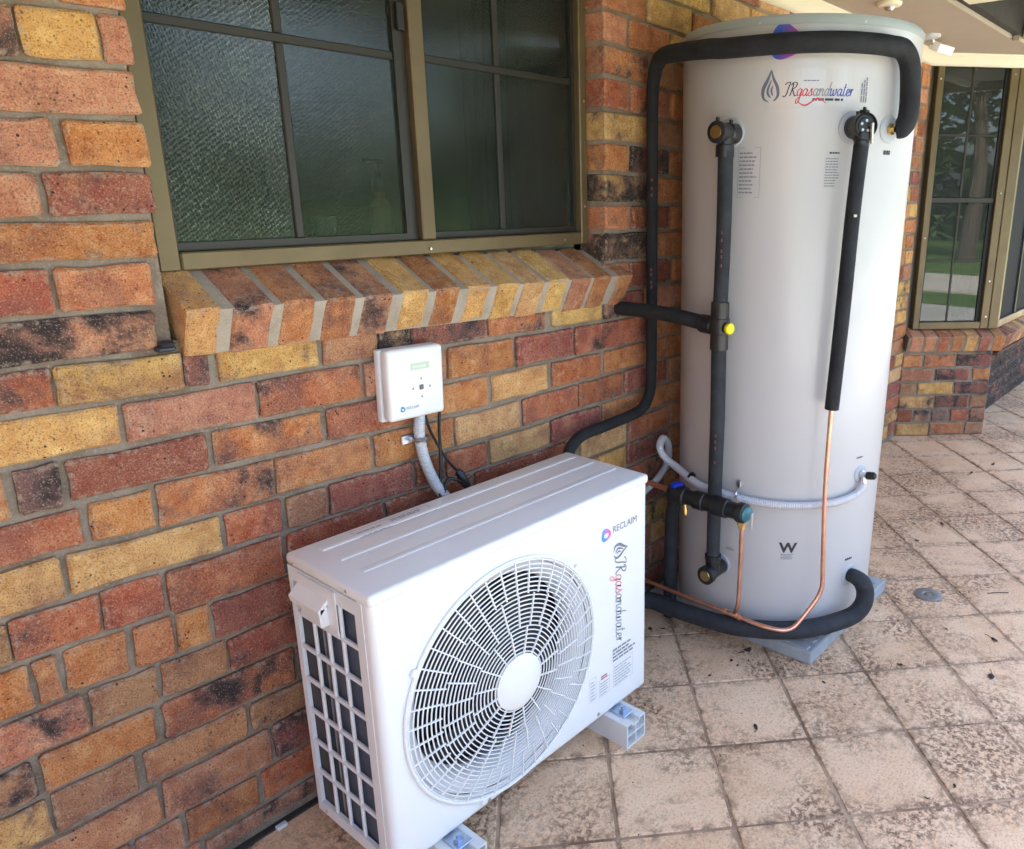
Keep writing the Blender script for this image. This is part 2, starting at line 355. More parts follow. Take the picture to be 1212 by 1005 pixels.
# ---------------------------------------------------------------- ground, lawn, floor
gm = MB().faces([(-60, -60, -.12), (60, -60, -.12), (60, 60, -.12), (-60, 60, -.12)], [(0, 1, 2, 3)])
lawn = gm.build("lawn", sandy("lawn_grass", (.075, .13, .03), (.05, .10, .02), (.12, .17, .05), 1.5, 40, .6, .02)); tag(lawn, kind="structure")
pm = MB().box((-9, -11.5, -.2), (14, -8.6, -.09)); tag(pm.build("driveway", sandy("driveway_concrete", (.42, .40, .36), (.36, .34, .31), (.5, .48, .44), 1, 60)), kind="structure")
bounce_mb = MB().box((-6, -6.2, -.3), (12, -2.76, -.006)); tag(bounce_mb.build("bounce_paving", sandy("bounce_concrete", (.36, .36, .35), (.31, .31, .30), (.42, .42, .41), 1, 60)), kind="structure")  # unseen grey paving, added to bounce neutral light under the roof
floor = MB().box((-4, -2.75, -.3), (10, .12, -.0034)).build("floor", GROUT); tag(floor, kind="structure")
TA, TS, TX, TY = R_(45.685), .2783, 3.827, -.214
tu = Vector((math.cos(TA), math.sin(TA), 0)); tw = Vector((math.sin(TA), -math.cos(TA), 0))
def tile_mesh(seed):
    r = random.Random(seed); h = TS/2-.0042; mb = MB(); j = lambda: r.uniform(-.0012, .0012)
    ring = []
    for cx, cy in ((-1, -1), (1, -1), (1, 1), (-1, 1)):
        for k in (0, 1):
            e = .004
            dx, dy = ((0, -cy*e) if (k == 0) == (cx*cy > 0) else (-cx*e, 0))
            ring.append((cx*h+dx+j(), cy*h+dy+j()))
    # keep the order going round
    ring.sort(key=lambda p: math.atan2(p[1], p[0]))
    mid = [(x*.984, y*.984) for x, y in ring]
    n = len(ring); vs = [(x, y, -.02) for x, y in ring]+[(x, y, -.0022) for x, y in ring]+[(x, y, 0) for x, y in mid]
    fs = [tuple(range(2*n, 3*n))]
    for a in (0, n):
        fs += [(a+i, a+(i+1) % n, a+n+(i+1) % n, a+n+i) for i in range(n)]
    mb.faces(vs, fs); bmesh.ops.recalc_face_normals(mb.bm, faces=mb.bm.faces)
    me = bpy.data.meshes.new("tile"); mb.bm.to_mesh(me); mb.bm.free(); me.materials.append(TILE)
    return me
tms = [tile_mesh(s) for s in range(6)]
def near_view(x, y):
    d = Vector((x, y, 0))-Vector((-.826, -1.591, 1.44)); dep = d.dot(f_)
    if dep < .3: return False
    px = 761+917*d.dot(rr)/dep; py = 489-917*d.dot(uu)/dep
    return -40 < px < 1290 and 380 < py < 1110
trest = MB()
for i in range(-22, 40):
    for j in range(-26, 44):
        c = Vector((TX, TY, 0))-tu*TS*(j+.5)-tw*TS*(i+.5)
        if not (-3.8 < c.x < 9.8 and -2.6 < c.y < .12): continue
        M = Matrix.Translation((c.x, c.y, rnd.uniform(-.0012, .0008))) @ Matrix.Rotation(TA+rnd.choice((0, 1, 2, 3))*math.pi/2, 4, 'Z')
        if near_view(c.x, c.y) and (Vector((c.x, c.y))-Vector((-.8, -1.6))).length < 6.6:
            o = obj("tile", rnd.choice(tms)); o.matrix_world = M @ Matrix.Rotation(rnd.uniform(-.003, .003), 4, 'X'); part(o, floor)
        else:
            me = tms[0]; vs = [M @ v.co for v in me.vertices]; trest.faces(vs, [tuple(p.vertices) for p in me.polygons])
o = trest.build("tile_field", TILE, floor); o["kind"] = "stuff"

# ---------------------------------------------------------------- brickwork
PAL = {'Y': (.70, .42, .145), 'O': (.56, .238, .094), 'R': (.50, .172, .082), 'S': (.55, .255, .142), 'P': (.345, .12, .082),
       'B': (.43, .225, .115), 'G': (.25, .15, .115), 'T': (.65, .395, .185), 'D': (.31, .09, .042)}
def bcol(code, r):
    c = PAL[code[0]]; k = r.uniform(.88, 1.1)
    return (min(1, c[0]*k), min(1, c[1]*k*r.uniform(.93, 1.07)), min(1, c[2]*k*r.uniform(.9, 1.1)), int(code[1])/9.)

def brick_verts(w, h, dep, r, bev=.0045):
    """irregular clay brick, front at y=0 looking to -y, centre at the origin"""
    x, z = w/2, h/2; j = lambda a=.0021: r.uniform(-a, a); c = min(.0045, w*.1)
    nx = 2 if w > .1 else 1
    pts = []
    def edge(a, b, n):
        for k in range(n):
            t = (k+.5)/n if n > 1 else .5
            yield (a[0]+(b[0]-a[0])*t, a[1]+(b[1]-a[1])*t)
    C = [(-x, -z), (x, -z), (x, z), (-x, z)]
    for q in range(4):
        a, b = C[q], C[(q+1) % 4]; d = Vector((b[0]-a[0], b[1]-a[1])); L = d.length; d /= L
        p0 = (a[0]+d.x*c, a[1]+d.y*c); p1 = (b[0]-d.x*c, b[1]-d.y*c)
        pts.append((p0[0]+j(), p0[1]+j()))
        n = nx if q % 2 == 0 else 1
        for k in range(n):
            t = (k+1)/(n+1); s = r.uniform(-.0034, .0018)
            nrm = Vector((d.y, -d.x))
            pts.append((p0[0]+(p1[0]-p0[0])*t+nrm.x*s, p0[1]+(p1[1]-p0[1])*t+nrm.y*s))
        pts.append((p1[0]+j(), p1[1]+j()))
    n = len(pts); sx = (x-bev)/x; sz = (z-bev)/z
    tilt = r.uniform(-.0016, .0016)
    ins = .012; tx_, tz_ = max(.3, (x-ins)/x), max(.3, (z-ins)/z)
    vs = [(p[0], dep, p[1]) for p in pts]+[(p[0], bev*.9, p[1]) for p in pts]+[(p[0]*sx, tilt*p[0]/x+j(.0009), p[1]*sz) for p in pts]+[(p[0]*tx_, tilt*p[0]/x*.8-.0008+j(.0007), p[1]*tz_) for p in pts]
    fs = [tuple(range(3*n, 4*n))]
    for a in (0, n, 2*n): fs += [(a+i, a+(i+1) % n, a+n+(i+1) % n, a+n+i) for i in range(n)]
    return vs, fs

def add_brick(parent, w, h, M, code, r, dep=.10, name="brick"):
    vs, fs = brick_verts(w, h, dep, r)
    mb = MB().faces(vs, fs); bmesh.ops.recalc_face_normals(mb.bm, faces=mb.bm.faces)
    me = bpy.data.meshes.new(name); mb.bm.to_mesh(me); mb.bm.free(); me.materials.append(BRICK)
    rim = me.attributes.new("rim", 'FLOAT', 'POINT'); q = len(me.vertices)//4
    for k in range(q, 3*q): rim.data[k].value = 1.0
    o = bpy.data.objects.new(name, me); COL.objects.link(o); o.matrix_world = M; o.color = bcol(code, r)
    part(o, parent); return o

DX = [-.5, -.2, .5, 1.02, 1.8]
DEV = ({7: -.027, 6: -.024, 5: -.017, 4: -.014, 3: -.007, 2: .006, 1: .008, 0: .012, -1: .02, -2: .02, -3: .014, -4: .02, -5: .016, -6: .012, -7: 0, -8: -.003, -9: -.004, -10: -.01, -11: -.02, -12: -.02},
       {-12: -.033, -11: -.028, -10: -.012, -9: -.021, -8: -.014, -7: -.017, -6: -.01, -5: .006, -4: .004, -3: .014, -2: .01, -1: .012, 0: .01, 1: .006, 2: .006, 3: -.003, 4: -.008, 5: -.008, 6: -.01, 7: -.01},
       {-12: -.02, -11: -.02, -10: -.015, -9: -.015, -8: -.012, -7: -.012, -6: -.01, -5: -.006, -4: -.012, -3: -.008, -2: -.002, -1: .006, 0: .005, 1: .005, 2: .01, 3: .005, 4: .005, 5: .005, 6: .006, 7: .01, 8: .012},
       {-4: -.007, -3: -.005, -2: -.011, -1: -.001, 0: 0, 1: .007, 2: .014, 3: .01, 4: .017, 5: .018, 6: .022, 7: .028, 8: .031, 9: .033, 10: .033, 11: .02, 12: 0})
def zj(x, k):
    """height of bed joint k at x: the courses wander a little, as laid"""
    if k <= -13 or k >= 12: return 1.13982+.086*k
    ys = [t[min(max(k, min(t)), max(t))] for t in DEV]+[0]
    if x <= DX[0]: d = ys[0]
    elif x >= DX[-1]: d = 0
    else:
        i = max(q for q in range(4) if DX[q] <= x); t = (x-DX[i])/(DX[i+1]-DX[i]); d = ys[i]*(1-t)+ys[i+1]*t
    return 1.13982+.086*k+d
BRICKS = """8,-0.393,-0.339,S1 8,-0.324,-0.226,O3 7,-0.44,-0.389,B5 7,-0.383,-0.275,Y1 7,-0.27,-0.224,S1 6,-0.485,-0.229,S1 5,-0.48,-0.364,S2 5,-0.348,-0.226,O0 4,-0.544,-0.401,S0 4,-0.391,-0.227,P2 3,-0.493,-0.236,O2 2,-0.573,-0.409,R1 2,-0.401,-0.254,O0 1,-0.527,-0.259,S6 0,-0.573,-0.434,R4 0,-0.431,-0.227,Y3 0,-0.224,-0.179,P4 0,-0.163,0.05,Y1 0,0.062,0.197,B2 0,0.202,0.288,Y7 0,0.296,0.533,P5 0,0.539,0.748,O4 0,0.779,0.996,Y1 0,1.008,1.082,B4 -1,-0.546,-0.347,Y0 -1,-0.338,-0.097,S1 -1,-0.09,0.148,R3 -1,0.155,0.388,S2 -1,0.398,0.619,O2 -1,0.632,0.863,P1 -1,0.874,1.22,R3 -1,1.276,1.55,D1 -2,-0.626,-0.53,O0 -2,-0.518,-0.451,G5 -2,-0.441,-0.205,P1 -2,-0.194,0.042,O4 -2,0.052,0.287,R3 -2,0.3,0.525,O1 -2,0.54,0.755,Y0 -2,0.772,0.989,R1 -2,1.01,1.244,O1 -2,1.278,1.554,D1 -3,-0.588,-0.434,R1 -3,-0.422,-0.316,O1 -3,-0.311,-0.08,O4 -3,-0.076,0.157,O2 -3,0.166,0.401,O0 -3,0.409,0.636,T1 -3,0.649,0.881,R1 -3,0.888,1.099,R2 -3,1.112,1.222,P1 -3,1.279,1.344,D2 -3,1.359,1.615,B3 -4,-0.647,-0.48,Y2 -4,-0.47,-0.205,Y1 -4,-0.194,-0.073,R1 -4,-0.063,0.034,B2 -4,0.04,0.266,P2 -4,0.277,0.361,D2 -4,0.372,0.508,R2 -4,0.52,0.752,T0 -4,0.762,0.983,P1 -4,0.999,1.227,O2 -4,1.256,1.59,R3 -5,-0.653,-0.572,B3 -5,-0.568,-0.436,R2 -5,-0.432,-0.326,R1 -5,-0.318,-0.082,R3 -5,-0.07,0.172,D1 -5,0.184,0.451,D2 -5,0.466,0.826,D2 -5,0.888,1.112,T1 -5,1.13,1.348,R3 -5,1.368,1.624,D3 -6,-0.671,-0.557,O1 -6,-0.55,-0.514,O0 -6,-0.503,-0.402,O0 -6,-0.393,-0.322,O0 -6,-0.316,-0.25,O0 -6,-0.245,-0.068,P2 -6,-0.056,0.151,D2 -7,-0.666,-0.487,S3 -7,-0.48,-0.365,B1 -7,-0.357,-0.23,B2 -7,-0.225,-0.067,P3 -7,-0.059,0.142,D2 -8,-0.682,-0.583,B4 -8,-0.572,-0.381,O0 -8,-0.367,-0.09,R5 -8,-0.08,0.133,D2 -9,-0.721,-0.575,Y3 -9,-0.569,-0.427,B1 -9,-0.415,-0.21,S3 -9,-0.201,-0.054,B2 -9,-0.041,0.149,D2 -10,-0.76,-0.62,B3 -10,-0.611,-0.401,S0 -10,-0.394,-0.168,S2 -10,-0.16,-0.047,P4 -10,-0.036,0.166,D3 -11,-0.607,-0.466,O2 -11,-0.456,-0.37,S1 -11,-0.362,-0.21,O2 -11,-0.198,-0.058,R2 -11,-0.045,0.157,D2 -12,-0.564,-0.343,S2 -12,-0.334,-0.044,S4 -12,-0.031,0.177,D3 11,1.015,1.109,T1 11,1.128,1.551,Y1 11,1.577,1.809,T1 11,1.821,2.115,Y2 11,2.15,2.535,O2 10,1.015,1.213,O1 10,1.222,1.451,Y1 10,1.465,1.706,O2 10,1.729,2.091,T2 9,1.015,1.121,S1 9,1.132,1.328,O1 9,1.341,1.56,Y1 8,1.015,1.224,O4 8,1.241,1.565,B3 7,1.015,1.129,R1 7,1.141,1.337,R3 7,1.35,1.569,D1 6,1.015,1.226,Y3 6,1.244,1.574,B2 5,1.015,1.129,O1 5,1.141,1.341,D6 5,1.355,1.579,D2 4,1.015,1.228,Y7 4,1.246,1.583,D2 3,1.015,1.133,O2 3,1.146,1.341,D2 3,1.36,1.588,D2 2,1.015,1.23,Y6 2,1.249,1.592,D2 1,1,1.125,R3 1,1.138,1.355,D1 1,1.375,1.597,D2"""  # dark red codes along the heat pump's top edge include its shadow
wall = empty("brick_wall", (1, 0, 0), "mottled red, orange and yellow brick house wall with raked mortar joints", "brick wall")
# mortar bed: pieces around the window opening (x -0.235..1.018, z 1.16..2.17)
mm = MB()
for a, b in (((-2.5, .011, -.02), (-.236, .11, 2.30)), ((-.236, .011, -.02), (1.0185, .11, 1.165)), ((1.0185, .011, -.02), (3.80, .11, 2.30)), ((-.236, .011, 2.16), (1.0185, .11, 2.30))):
    mm.box(a, b)
mm.build("mortar_bed", MORTAR, wall)
MB().box((-2.4, -.006, -.002), (1.1, .011, .005)).build("base_shadow_strip", mat("base_shadow_dark", (.05, .042, .034), .9, var=.5, vscale=12), wall)  # thin dark strip stands in for the shadow gap at the wall foot
JX, JZ = .0055, .0055
infill = {c: MB() for c in 'YOSPB'}
br = random.Random(21)
def lay(K, x0, x1, code, single=True):
    xm = (x0+x1)/2; zt, zb = zj(xm, K)-JZ, zj(xm, K-1)+JZ
    rot = math.atan2(zj(x1, K)-zj(x0, K), x1-x0)*.5+math.atan2(zj(x1, K-1)-zj(x0, K-1), x1-x0)*.5+br.uniform(-.004, .004)
    M = Matrix.Translation((xm, br.uniform(-.003, .0025), (zt+zb)/2)) @ Matrix.Rotation(-rot, 4, 'Y')
    if single: add_brick(wall, x1-x0, zt-zb, M, code, br)
    else:
        vs, fs = brick_verts(x1-x0, zt-zb, .08, br); infill[code[0] if code[0] in infill else 'O'].faces(vs, fs, M)
byrow = {}
for t in BRICKS.split():
    K, a, b, cd = t.split(','); byrow.setdefault(int(K), []).append((float(a), float(b), cd))
CODES = ['O1', 'O3', 'R2', 'S1', 'S2', 'Y1', 'Y2', 'P2', 'B2', 'R4', 'O0', 'T1', 'D2', 'P4', 'Y4']
def fill(K, a, b, hidden):
    x = a
    while x < b-.03:
        L = br.choice((.23, .23, .23, .112)); e = min(x+L, b)
        if b-e < .05: e = b
        lay(K, x, e, br.choice(CODES), not hidden(x, e)); x = e+.011
for K in range(-12, 13):
    row = sorted(byrow.get(K, []))
    for a, b, cd in row: lay(K, a, b, cd, b < 1.42 or K >= 10)
    left = min([a for a, b, c in row if a < 0], default=-.47 if K < 3 else -.236)
    if K >= 9: left = -.236+.0
    fill(K, -2.3-(K % 2)*.12, left-.011, lambda x, e: e < -.8 or K >= 9)
    R = max([b for a, b, c in row], default=-.05)
    if K <= -6:
        fill(K, R+.011, 2.52+(K % 2)*.12, lambda x, e: x > 1.40)
    elif R < 2.5:
        fill(K, max(R, 1.026)+.011, 2.52+(K % 2)*.12, lambda x, e: not (K >= 10 and x < 2.4))
    fill(K, 2.531+(K % 2)*.12, 3.728, lambda x, e: False)
for c, m in infill.items():
    o = m.build("brick_course", BRICK, wall); o["kind"] = "stuff"; o.color = (*PAL[c], .2)

# sloping brick sill under the window
SLOPE = R_(26.5)
def sill_frame(s, zoff):
    """matrix of a sill brick: local x along the wall, local y back along the slope, local z up off the slope; origin at the front top edge"""
    return Matrix.Translation((s, -.055, 1.226+zoff)) @ Matrix.Rotation(SLOPE, 4, 'X')
SB = [(225, 265, 'Y0'), (279.5, 326, 'S3'), (336, 376, 'O2'), (386, 424, 'O3'), (431, 467, 'S4'), (477, 509, 'Y0'), (516, 545, 'O1'), (554, 582, 'Y0'), (589, 614, 'Y0'), (620, 644, 'T1'), (650, 674, 'Y0'), (676.5, 699, 'S1'), (703, 722, 'O3'), (731, 747, 'O3')]
SILLX = [(-0.2235, -0.1622), (-0.1393, -0.061), (-0.0436, 0.0301), (0.0491, 0.1255), (0.1399, 0.2184), (0.241, 0.317), (0.3341, 0.4084), (0.4322, 0.5097), (0.5297, 0.6042), (0.6225, 0.6991), (0.7188, 0.8009), (0.8097, 0.8916), (0.9066, 0.9801), (1.0162, 1.0825)]
sm = MB()
x0s, x1s = SILLX[0][0], SILLX[-1][1]
sm.box((0.006, .0035, -.104), (x1s-x0s-.006, .165, -.004), M=Matrix.Translation((x0s, -.055, 1.226)) @ Matrix.Rotation(R_(1.35), 4, 'Y') @ Matrix.Rotation(SLOPE, 4, 'X'))
sill_o = sm.build("window_sill", sandy("sill_mortar", (.43, .375, .295), (.34, .285, .215), (.52, .46, .37), 9, 200), wall, label="sloping sill of bricks laid on edge under the window")
sr = random.Random(5)
for (a, b), (_, _, cd) in zip(SILLX, SB):
    t = (a-x0s)/(x1s-x0s); z0 = -.030*t
    M = sill_frame((a+b)/2, z0+sr.uniform(-.002, .002)) @ Matrix.Translation((0, sr.uniform(-.003, .003), -.054))
    add_brick(sill_o, b-a, .108, M, cd, sr, dep=.17)

# ---------------------------------------------------------------- room behind the window (dark, only seen through the glass)
rm = MB()
for a, b in (((-1.2, 2.4, .0), (2.2, 2.5, 2.4)), ((-1.25, .115, .0), (-1.2, 2.5, 2.4)), ((2.2, .115, .0), (2.25, 2.5, 2.4)), ((-1.2, .115, .0), (2.2, 2.4, .05)), ((-1.2, .115, 2.35), (2.2, 2.4, 2.4))): rm.box(a, b)
tag(rm.build("room", mat("room_plaster", (.50, .52, .47), .8)), kind="structure")
bench = MB().box((-.236, .135, 1.27), (1.018, .34, 1.298), .004, 1).build("inner_ledge", mat("ledge_white", (.45, .45, .42), .5))
tag(bench, "pale inside window ledge behind the screened panes", "ledge")
cu = MB()
for k in range(14):
    x = .70+k*.03; cu.tube([(x, .22+.012*math.sin(k*2.1), 1.17), (x, .22+.012*math.cos(k*1.7), 2.1)], .02, 8, 1)
tag(cu.build("curtain", mat("curtain_cloth", (.10, .115, .10), .9), smooth=True), "drawn curtain hanging inside the right half of the kitchen window", "curtain")
pb = empty("pump_bottle", (.352, .175, 1.298), "amber pump soap dispenser behind the left window pane beside the mullion", "dispenser")
MB().lathe([(.024, 0), (.028, .008), (.028, .105), (.013, .125), (.013, .14)], (.352, .175, 1.2985), (0, 0, 1), 20).build("body", mat("amber_plastic", (.62, .30, .08), .25), pb, True)
MB().lathe([(.017, .14), (.017, .172), (.006, .175), (.006, .215)], (.352, .175, 1.2985), (0, 0, 1), 16).box((.315, .168, 1.508), (.372, .182, 1.519), .003).build("pump", BLACKP, pb, True)
jb = empty("spray_bottle", (.098, .20, 1.298), "dark blue bottle with a pale cap behind the left window panes", "bottle")
MB().lathe([(.036, 0), (.040, .015), (.038, .10), (.018, .135), (.014, .15)], (.098, .20, 1.2985), (0, 0, 1), 20).build("body", mat("navy_plastic", (.06, .12, .42), .25), jb, True)
MB().box((.072, .185, 1.449), (.125, .215, 1.485), .008).build("cap", mat("pale_blue_plastic", (.45, .58, .75), .3), jb)
gb = empty("drinking_glass", (.20, .185, 1.298), "small clear tumbler behind the left window pane between the two bottles", "glass")
MB().lathe([(.024, 0), (.030, .085), (.028, .085), (.023, .006)], (.20, .185, 1.2985), (0, 0, 1), 18).build("cup", mat("pale_glass_cup", (.55, .62, .6), .08), gb, True)

# ---------------------------------------------------------------- the window in the wall
win = empty("window", (.4, .07, 1.29), "bronze aluminium sliding window with dark glazing bars above the brick sill", "window")
WX0, WX1, WZ0, WZ1, WY = -.216, 1.008, 1.288, 2.165, .065
def bar(mb, a, b, y0=WY, y1=WY+.05, bev=.003): mb.box((a[0], y0, a[1]), (b[0], y1, b[1]), bev, 1)
for nm, a, b in (("frame_bottom", (WX0+.041, WZ0), (WX1-.031, WZ0+.036)), ("frame_side", (WX0, WZ0), (WX0+.04, WZ1)), ("frame_side", (WX1-.030, WZ0), (WX1, WZ1)), ("frame_top", (WX0+.041, WZ1-.04), (WX1-.031, WZ1))):
    m = MB(); bar(m, a, b); m.build(nm, BRONZE, win)
m = MB(); m.box((.392, WY-.004, WZ0+.0365), (.432, WY+.05, WZ1-.0405), .003, 1); m.build("mullion", BRONZE, win)
def sash(xa, xb, xm, zm, y, glasses, stile):
    s = MB(); z0, z1 = WZ0+.037, WZ1-.041
    s.box((xa, y, z0), (xa+stile[0], y+.02, z1)); s.box((xb-stile[1], y, z0), (xb, y+.02, z1)); s.box((xa+stile[0], y, z0), (xb-stile[1], y+.02, z0+.016)); s.box((xa+stile[0], y, z1-.016), (xb-stile[1], y+.02, z1))
    so_ = s.build("sash", BRONZE_D, win)
    g = MB()
    x0, x1 = xa+stile[0], xb-stile[1]
    h = MB(); h.box((x0, y+.004, zm-.009), (x1, y+.016, zm+.009), .002, 1); h.build("glazing_bar", BRONZE_D, so_)
    v1 = MB(); v1.box((xm-.009, y+.003, z0+.016), (xm+.009, y+.015, zm-.0095), .002, 1); v1.box((xm-.009, y+.003, zm+.0095), (xm+.009, y+.015, z1-.016), .002, 1); v1.build("glazing_bar", BRONZE_D, so_)
    for (pa, pb_), glass in zip(((x0, xm), (xm, x1)), glasses):
        for (za, zb_) in ((z0+.016, zm), (zm, z1-.016)):
            MB().box((pa-.001, y+.009, za), (pb_+.001, y+.013, zb_)).build("pane", glass, so_)
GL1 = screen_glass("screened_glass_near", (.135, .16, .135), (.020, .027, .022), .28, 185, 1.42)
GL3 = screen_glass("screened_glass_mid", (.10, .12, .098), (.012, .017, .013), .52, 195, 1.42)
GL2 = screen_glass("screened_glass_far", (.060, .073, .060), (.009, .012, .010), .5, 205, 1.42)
sash(WX0+.0405, .391, .085, 1.745, WY+.016, (GL1, GL3), (.006, .032))
sash(.4325, WX1-.0305, .684, 1.752, WY+.022, (GL2, GL2), (.006, .012))
for x, z in ((.412, 1.302), (.90, 1.304), (.99, 1.40), (.992, 1.70)):
    MB().lathe([(.004, 0), (.003, .002)], (x, WY-.003 if x != .412 else WY-.003, z), (0, -1, 0), 10).build("screw", STEEL, win)
MB().box((.366, WY+.002, 1.80), (.386, WY+.0155, 1.86), .003).build("latch", RUBBER, win)

# ---------------------------------------------------------------- far bay: angled brick base, sill, windows
bd = Vector((math.cos(R_(-45.5)), math.sin(R_(-45.5)), 0)); bn = Vector((bd.y, -bd.x, 0))    # along the facet, out of it
BO = Vector((3.734, 0, 0))
def bay_M(s, out=0, z=0):
    """local x along the facet, local -y out towards the viewer, local z up"""
    o = BO+bd*s+bn*out
    return Matrix(((bd.x, -bn.x, 0, o.x), (bd.y, -bn.y, 0, o.y), (0, 0, 1, z), (0, 0, 0, 1)))
bay = empty("bay_wall", tuple(BO), "low angled brick base of the far bay with a brick sill on top", "brick wall")
MB().box((.0, .011, -.02), (.572, .11, .60), M=bay_M(0)).box((.572-.11, .011, -.02), (.566, .5, .60), M=bay_M(0)).build("mortar_bed", MORTAR, bay)
BR = {5: [(.0, .12, 'O1'), (.135, .33, 'O2'), (.345, .565, 'P5')], 4: [(.0, .20, 'S2'), (.217, .43, 'P4'), (.455, .567, 'O1')], 3: [(0, .098, 'B2'), (.112, .335, 'Y0'), (.349, .567, 'P5')],
      2: [(0, .22, 'Y3'), (.235, .445, 'D5'), (.458, .567, 'B2')], 1: [(0, .095, 'D2'), (.108, .208, 'B5'), (.222, .325, 'G4'), (.342, .46, 'R3'), (.47, .567, 'B3')], 0: [(0, .205, 'Y1'), (.217, .435, 'O2'), (.449, .567, 'B2')]}
b2 = random.Random(31)
for k, l in BR.items():
    for a, b, cd in l:
        add_brick(bay, b-a, .073, bay_M((a+b)/2+.003, b2.uniform(-.002, .002), .043+.086*k), cd, b2)
ss = MB(); ss.box((.0, .002, -.10), (.585, .16, -.006), M=bay_M(0, .065, .632) @ Matrix.Rotation(R_(20), 4, 'X'))
bsill = ss.build("sill", MORTAR, bay)
for q, cd in enumerate(('S1', 'S2', 'R2', 'O2', 'Y1', 'P2', 'O1')):
    add_brick(bsill, .074, .105, bay_M(.052+q*.086, .065+b2.uniform(-.003, .003), .632) @ Matrix.Rotation(R_(20), 4, 'X') @ Matrix.Translation((0, 0, -.052)), cd, b2, dep=.17)
# front run of the bay, receding beside the angled face
FO = BO+bd*.572
fs_ = MB(); fs_.box((0, .0, -.10), (2.2, .16, -.006), M=Matrix.Translation((FO.x+.03, FO.y-.065, .632)) @ Matrix.Rotation(R_(20), 4, 'X'))
fsill = fs_.build("sill", MORTAR, bay)
for q in range(14):
    add_brick(fsill, .074, .105, Matrix.Translation((FO.x+.075+q*.086, FO.y-.067, .632)) @ Matrix.Rotation(R_(20), 4, 'X') @ Matrix.Translation((0, 0, -.052)), b2.choice(CODES), b2, dep=.17)
MB().box((FO.x+.02, FO.y+.14, .50), (FO.x+3, FO.y-.02, .52)).build("recess_soffit", mat("recess_shade_brick", (.12, .06, .04), .9, var=.4, vscale=20), bay)  # recess soffit and mortar coloured dark to paint the shade in here
MB().box((FO.x-.10, FO.y+.151, -.02), (FO.x+1.8, FO.y+.26, .60)).build("mortar_bed", mat("recess_shade_mortar", (.07, .055, .042), .9), bay)
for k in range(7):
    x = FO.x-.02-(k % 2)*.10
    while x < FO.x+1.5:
        L_ = b2.choice((.23, .23, .112)); add_brick(bay, L_, .073, Matrix.Translation((x+L_/2, FO.y+.145, .043+.086*k)), b2.choice(('D7', 'G7', 'D6', 'D8', 'P8')), b2); x += L_+.011  # dark burnt brick codes paint the gloom under the bay
bw = empty("bay_window", tuple(BO), "tall bronze framed bay window with six dark panes above the low brick base", "window")
def bbox(nm, a, b, m, y0, y1, parent, bev=.003, M=None):
    return MB().box((a[0], y0, a[1]), (b[0], y1, b[1]), bev, 1, M=M if M is not None else bay_M(0)).build(nm, m, parent)
S0, S1, BZ0, BZ1 = .040, .560, .668, 2.155
bbox("frame_side", (S0, BZ0), (S0+.038, BZ1), BRONZE, -.004, .05, bw); bbox("frame_side", (.462, BZ0), (.512, BZ1), BRONZE, -.004, .05, bw)
bbox("frame_bottom", (S0+.0385, BZ0), (.4615, BZ0+.042), BRONZE, -.003, .05, bw); bbox("frame_top", (S0+.0385, BZ1-.036), (.4615, BZ1), BRONZE, -.003, .05, bw)
bbox("corner_post", (.5125, BZ0), (.572, BZ1), BRONZE, -.008, .045, bw)
GLB = glass_material("bay_glass", (.5, .58, .56), .015, 0, .45, 1.5)
bs = bbox("sash", (S0+.0385, 1.395), (.4615, 1.425), BRONZE_D, .012, .045, bw)
for a, b in (((S0+.0385, BZ0+.043), (S0+.052, 1.3945)), ((.440, BZ0+.043), (.4615, 1.3945)), ((S0+.0385, 1.4255), (S0+.048, BZ1-.037)), ((.444, 1.4255), (.4615, BZ1-.037))):
    bbox("stile", a, b, RUBBER, .018, .042, bs, 0)
bbox("glazing_bar", (.253, BZ0+.043), (.267, 1.3945), BRONZE_D, .022, .034, bs); bbox("glazing_bar", (.253, 1.4255), (.267, BZ1-.037), BRONZE_D, .022, .034, bs)
for zb in (1.068, 1.762):
    for a, b in ((S0+.052, .2525), (.2675, .440)): bbox("glazing_bar", (a, zb-.007), (b, zb+.007), BRONZE_D, .023, .033, bs)
for a, b in ((S0+.04, .26), (.26, .46)):
    for za, zb in ((BZ0+.043, 1.068), (1.068, 1.3945), (1.4255, 1.762), (1.762, BZ1-.037)):
        bbox("pane", (a, za), (b, zb), GLB, .026, .030, bs, 0)
MF = Matrix.Translation((FO.x, FO.y, 0))
bbox("frame_bottom", (.02, BZ0), (2.2, BZ0+.045), BRONZE, .0, .045, bw, M=MF); bbox("frame_top", (.02, BZ1-.04), (2.2, BZ1), BRONZE, .0, .045, bw, M=MF)
bbox("frame_side", (.02, BZ0+.0455), (.055, BZ1-.0405), BRONZE, .002, .045, bw, M=MF)
for q in range(4): bbox("glazing_bar", (.42+.5*q, BZ0+.0455), (.445+.5*q, BZ1-.0405), BRONZE_D, .006, .03, bw, M=MF)
bbox("pane", (.056, BZ0+.0455), (2.2, BZ1-.0405), mat("fly_screen", (.017, .020, .024), .7, spec=.1), .018, .022, bw, 0, M=MF)
for s_, z in ((.058, 2.05), (.058, 1.2), (.487, 2.08), (.487, 1.45), (.487, .95), (.12, 2.138), (.38, 2.138), (.47, 2.13), (.49, .74)):
    M = bay_M(s_, .005, z); MB().lathe([(.006, 0), (.004, .003)], M.translation, bn, 10).build("screw", STEEL, bw)
MB().box((.3, .0, 1.386), (.34, .018, 1.396), M=bay_M(0)).build("latch", RUBBER, bw)
cb = MB()
for k in range(7):
    s_ = .37+k*.018; M = bay_M(s_, -.16-.01*math.sin(k*2), 0); cb.tube([M @ Vector((0, 0, .72)), M @ Vector((0, 0, 2.05))], .012, 8, 1)
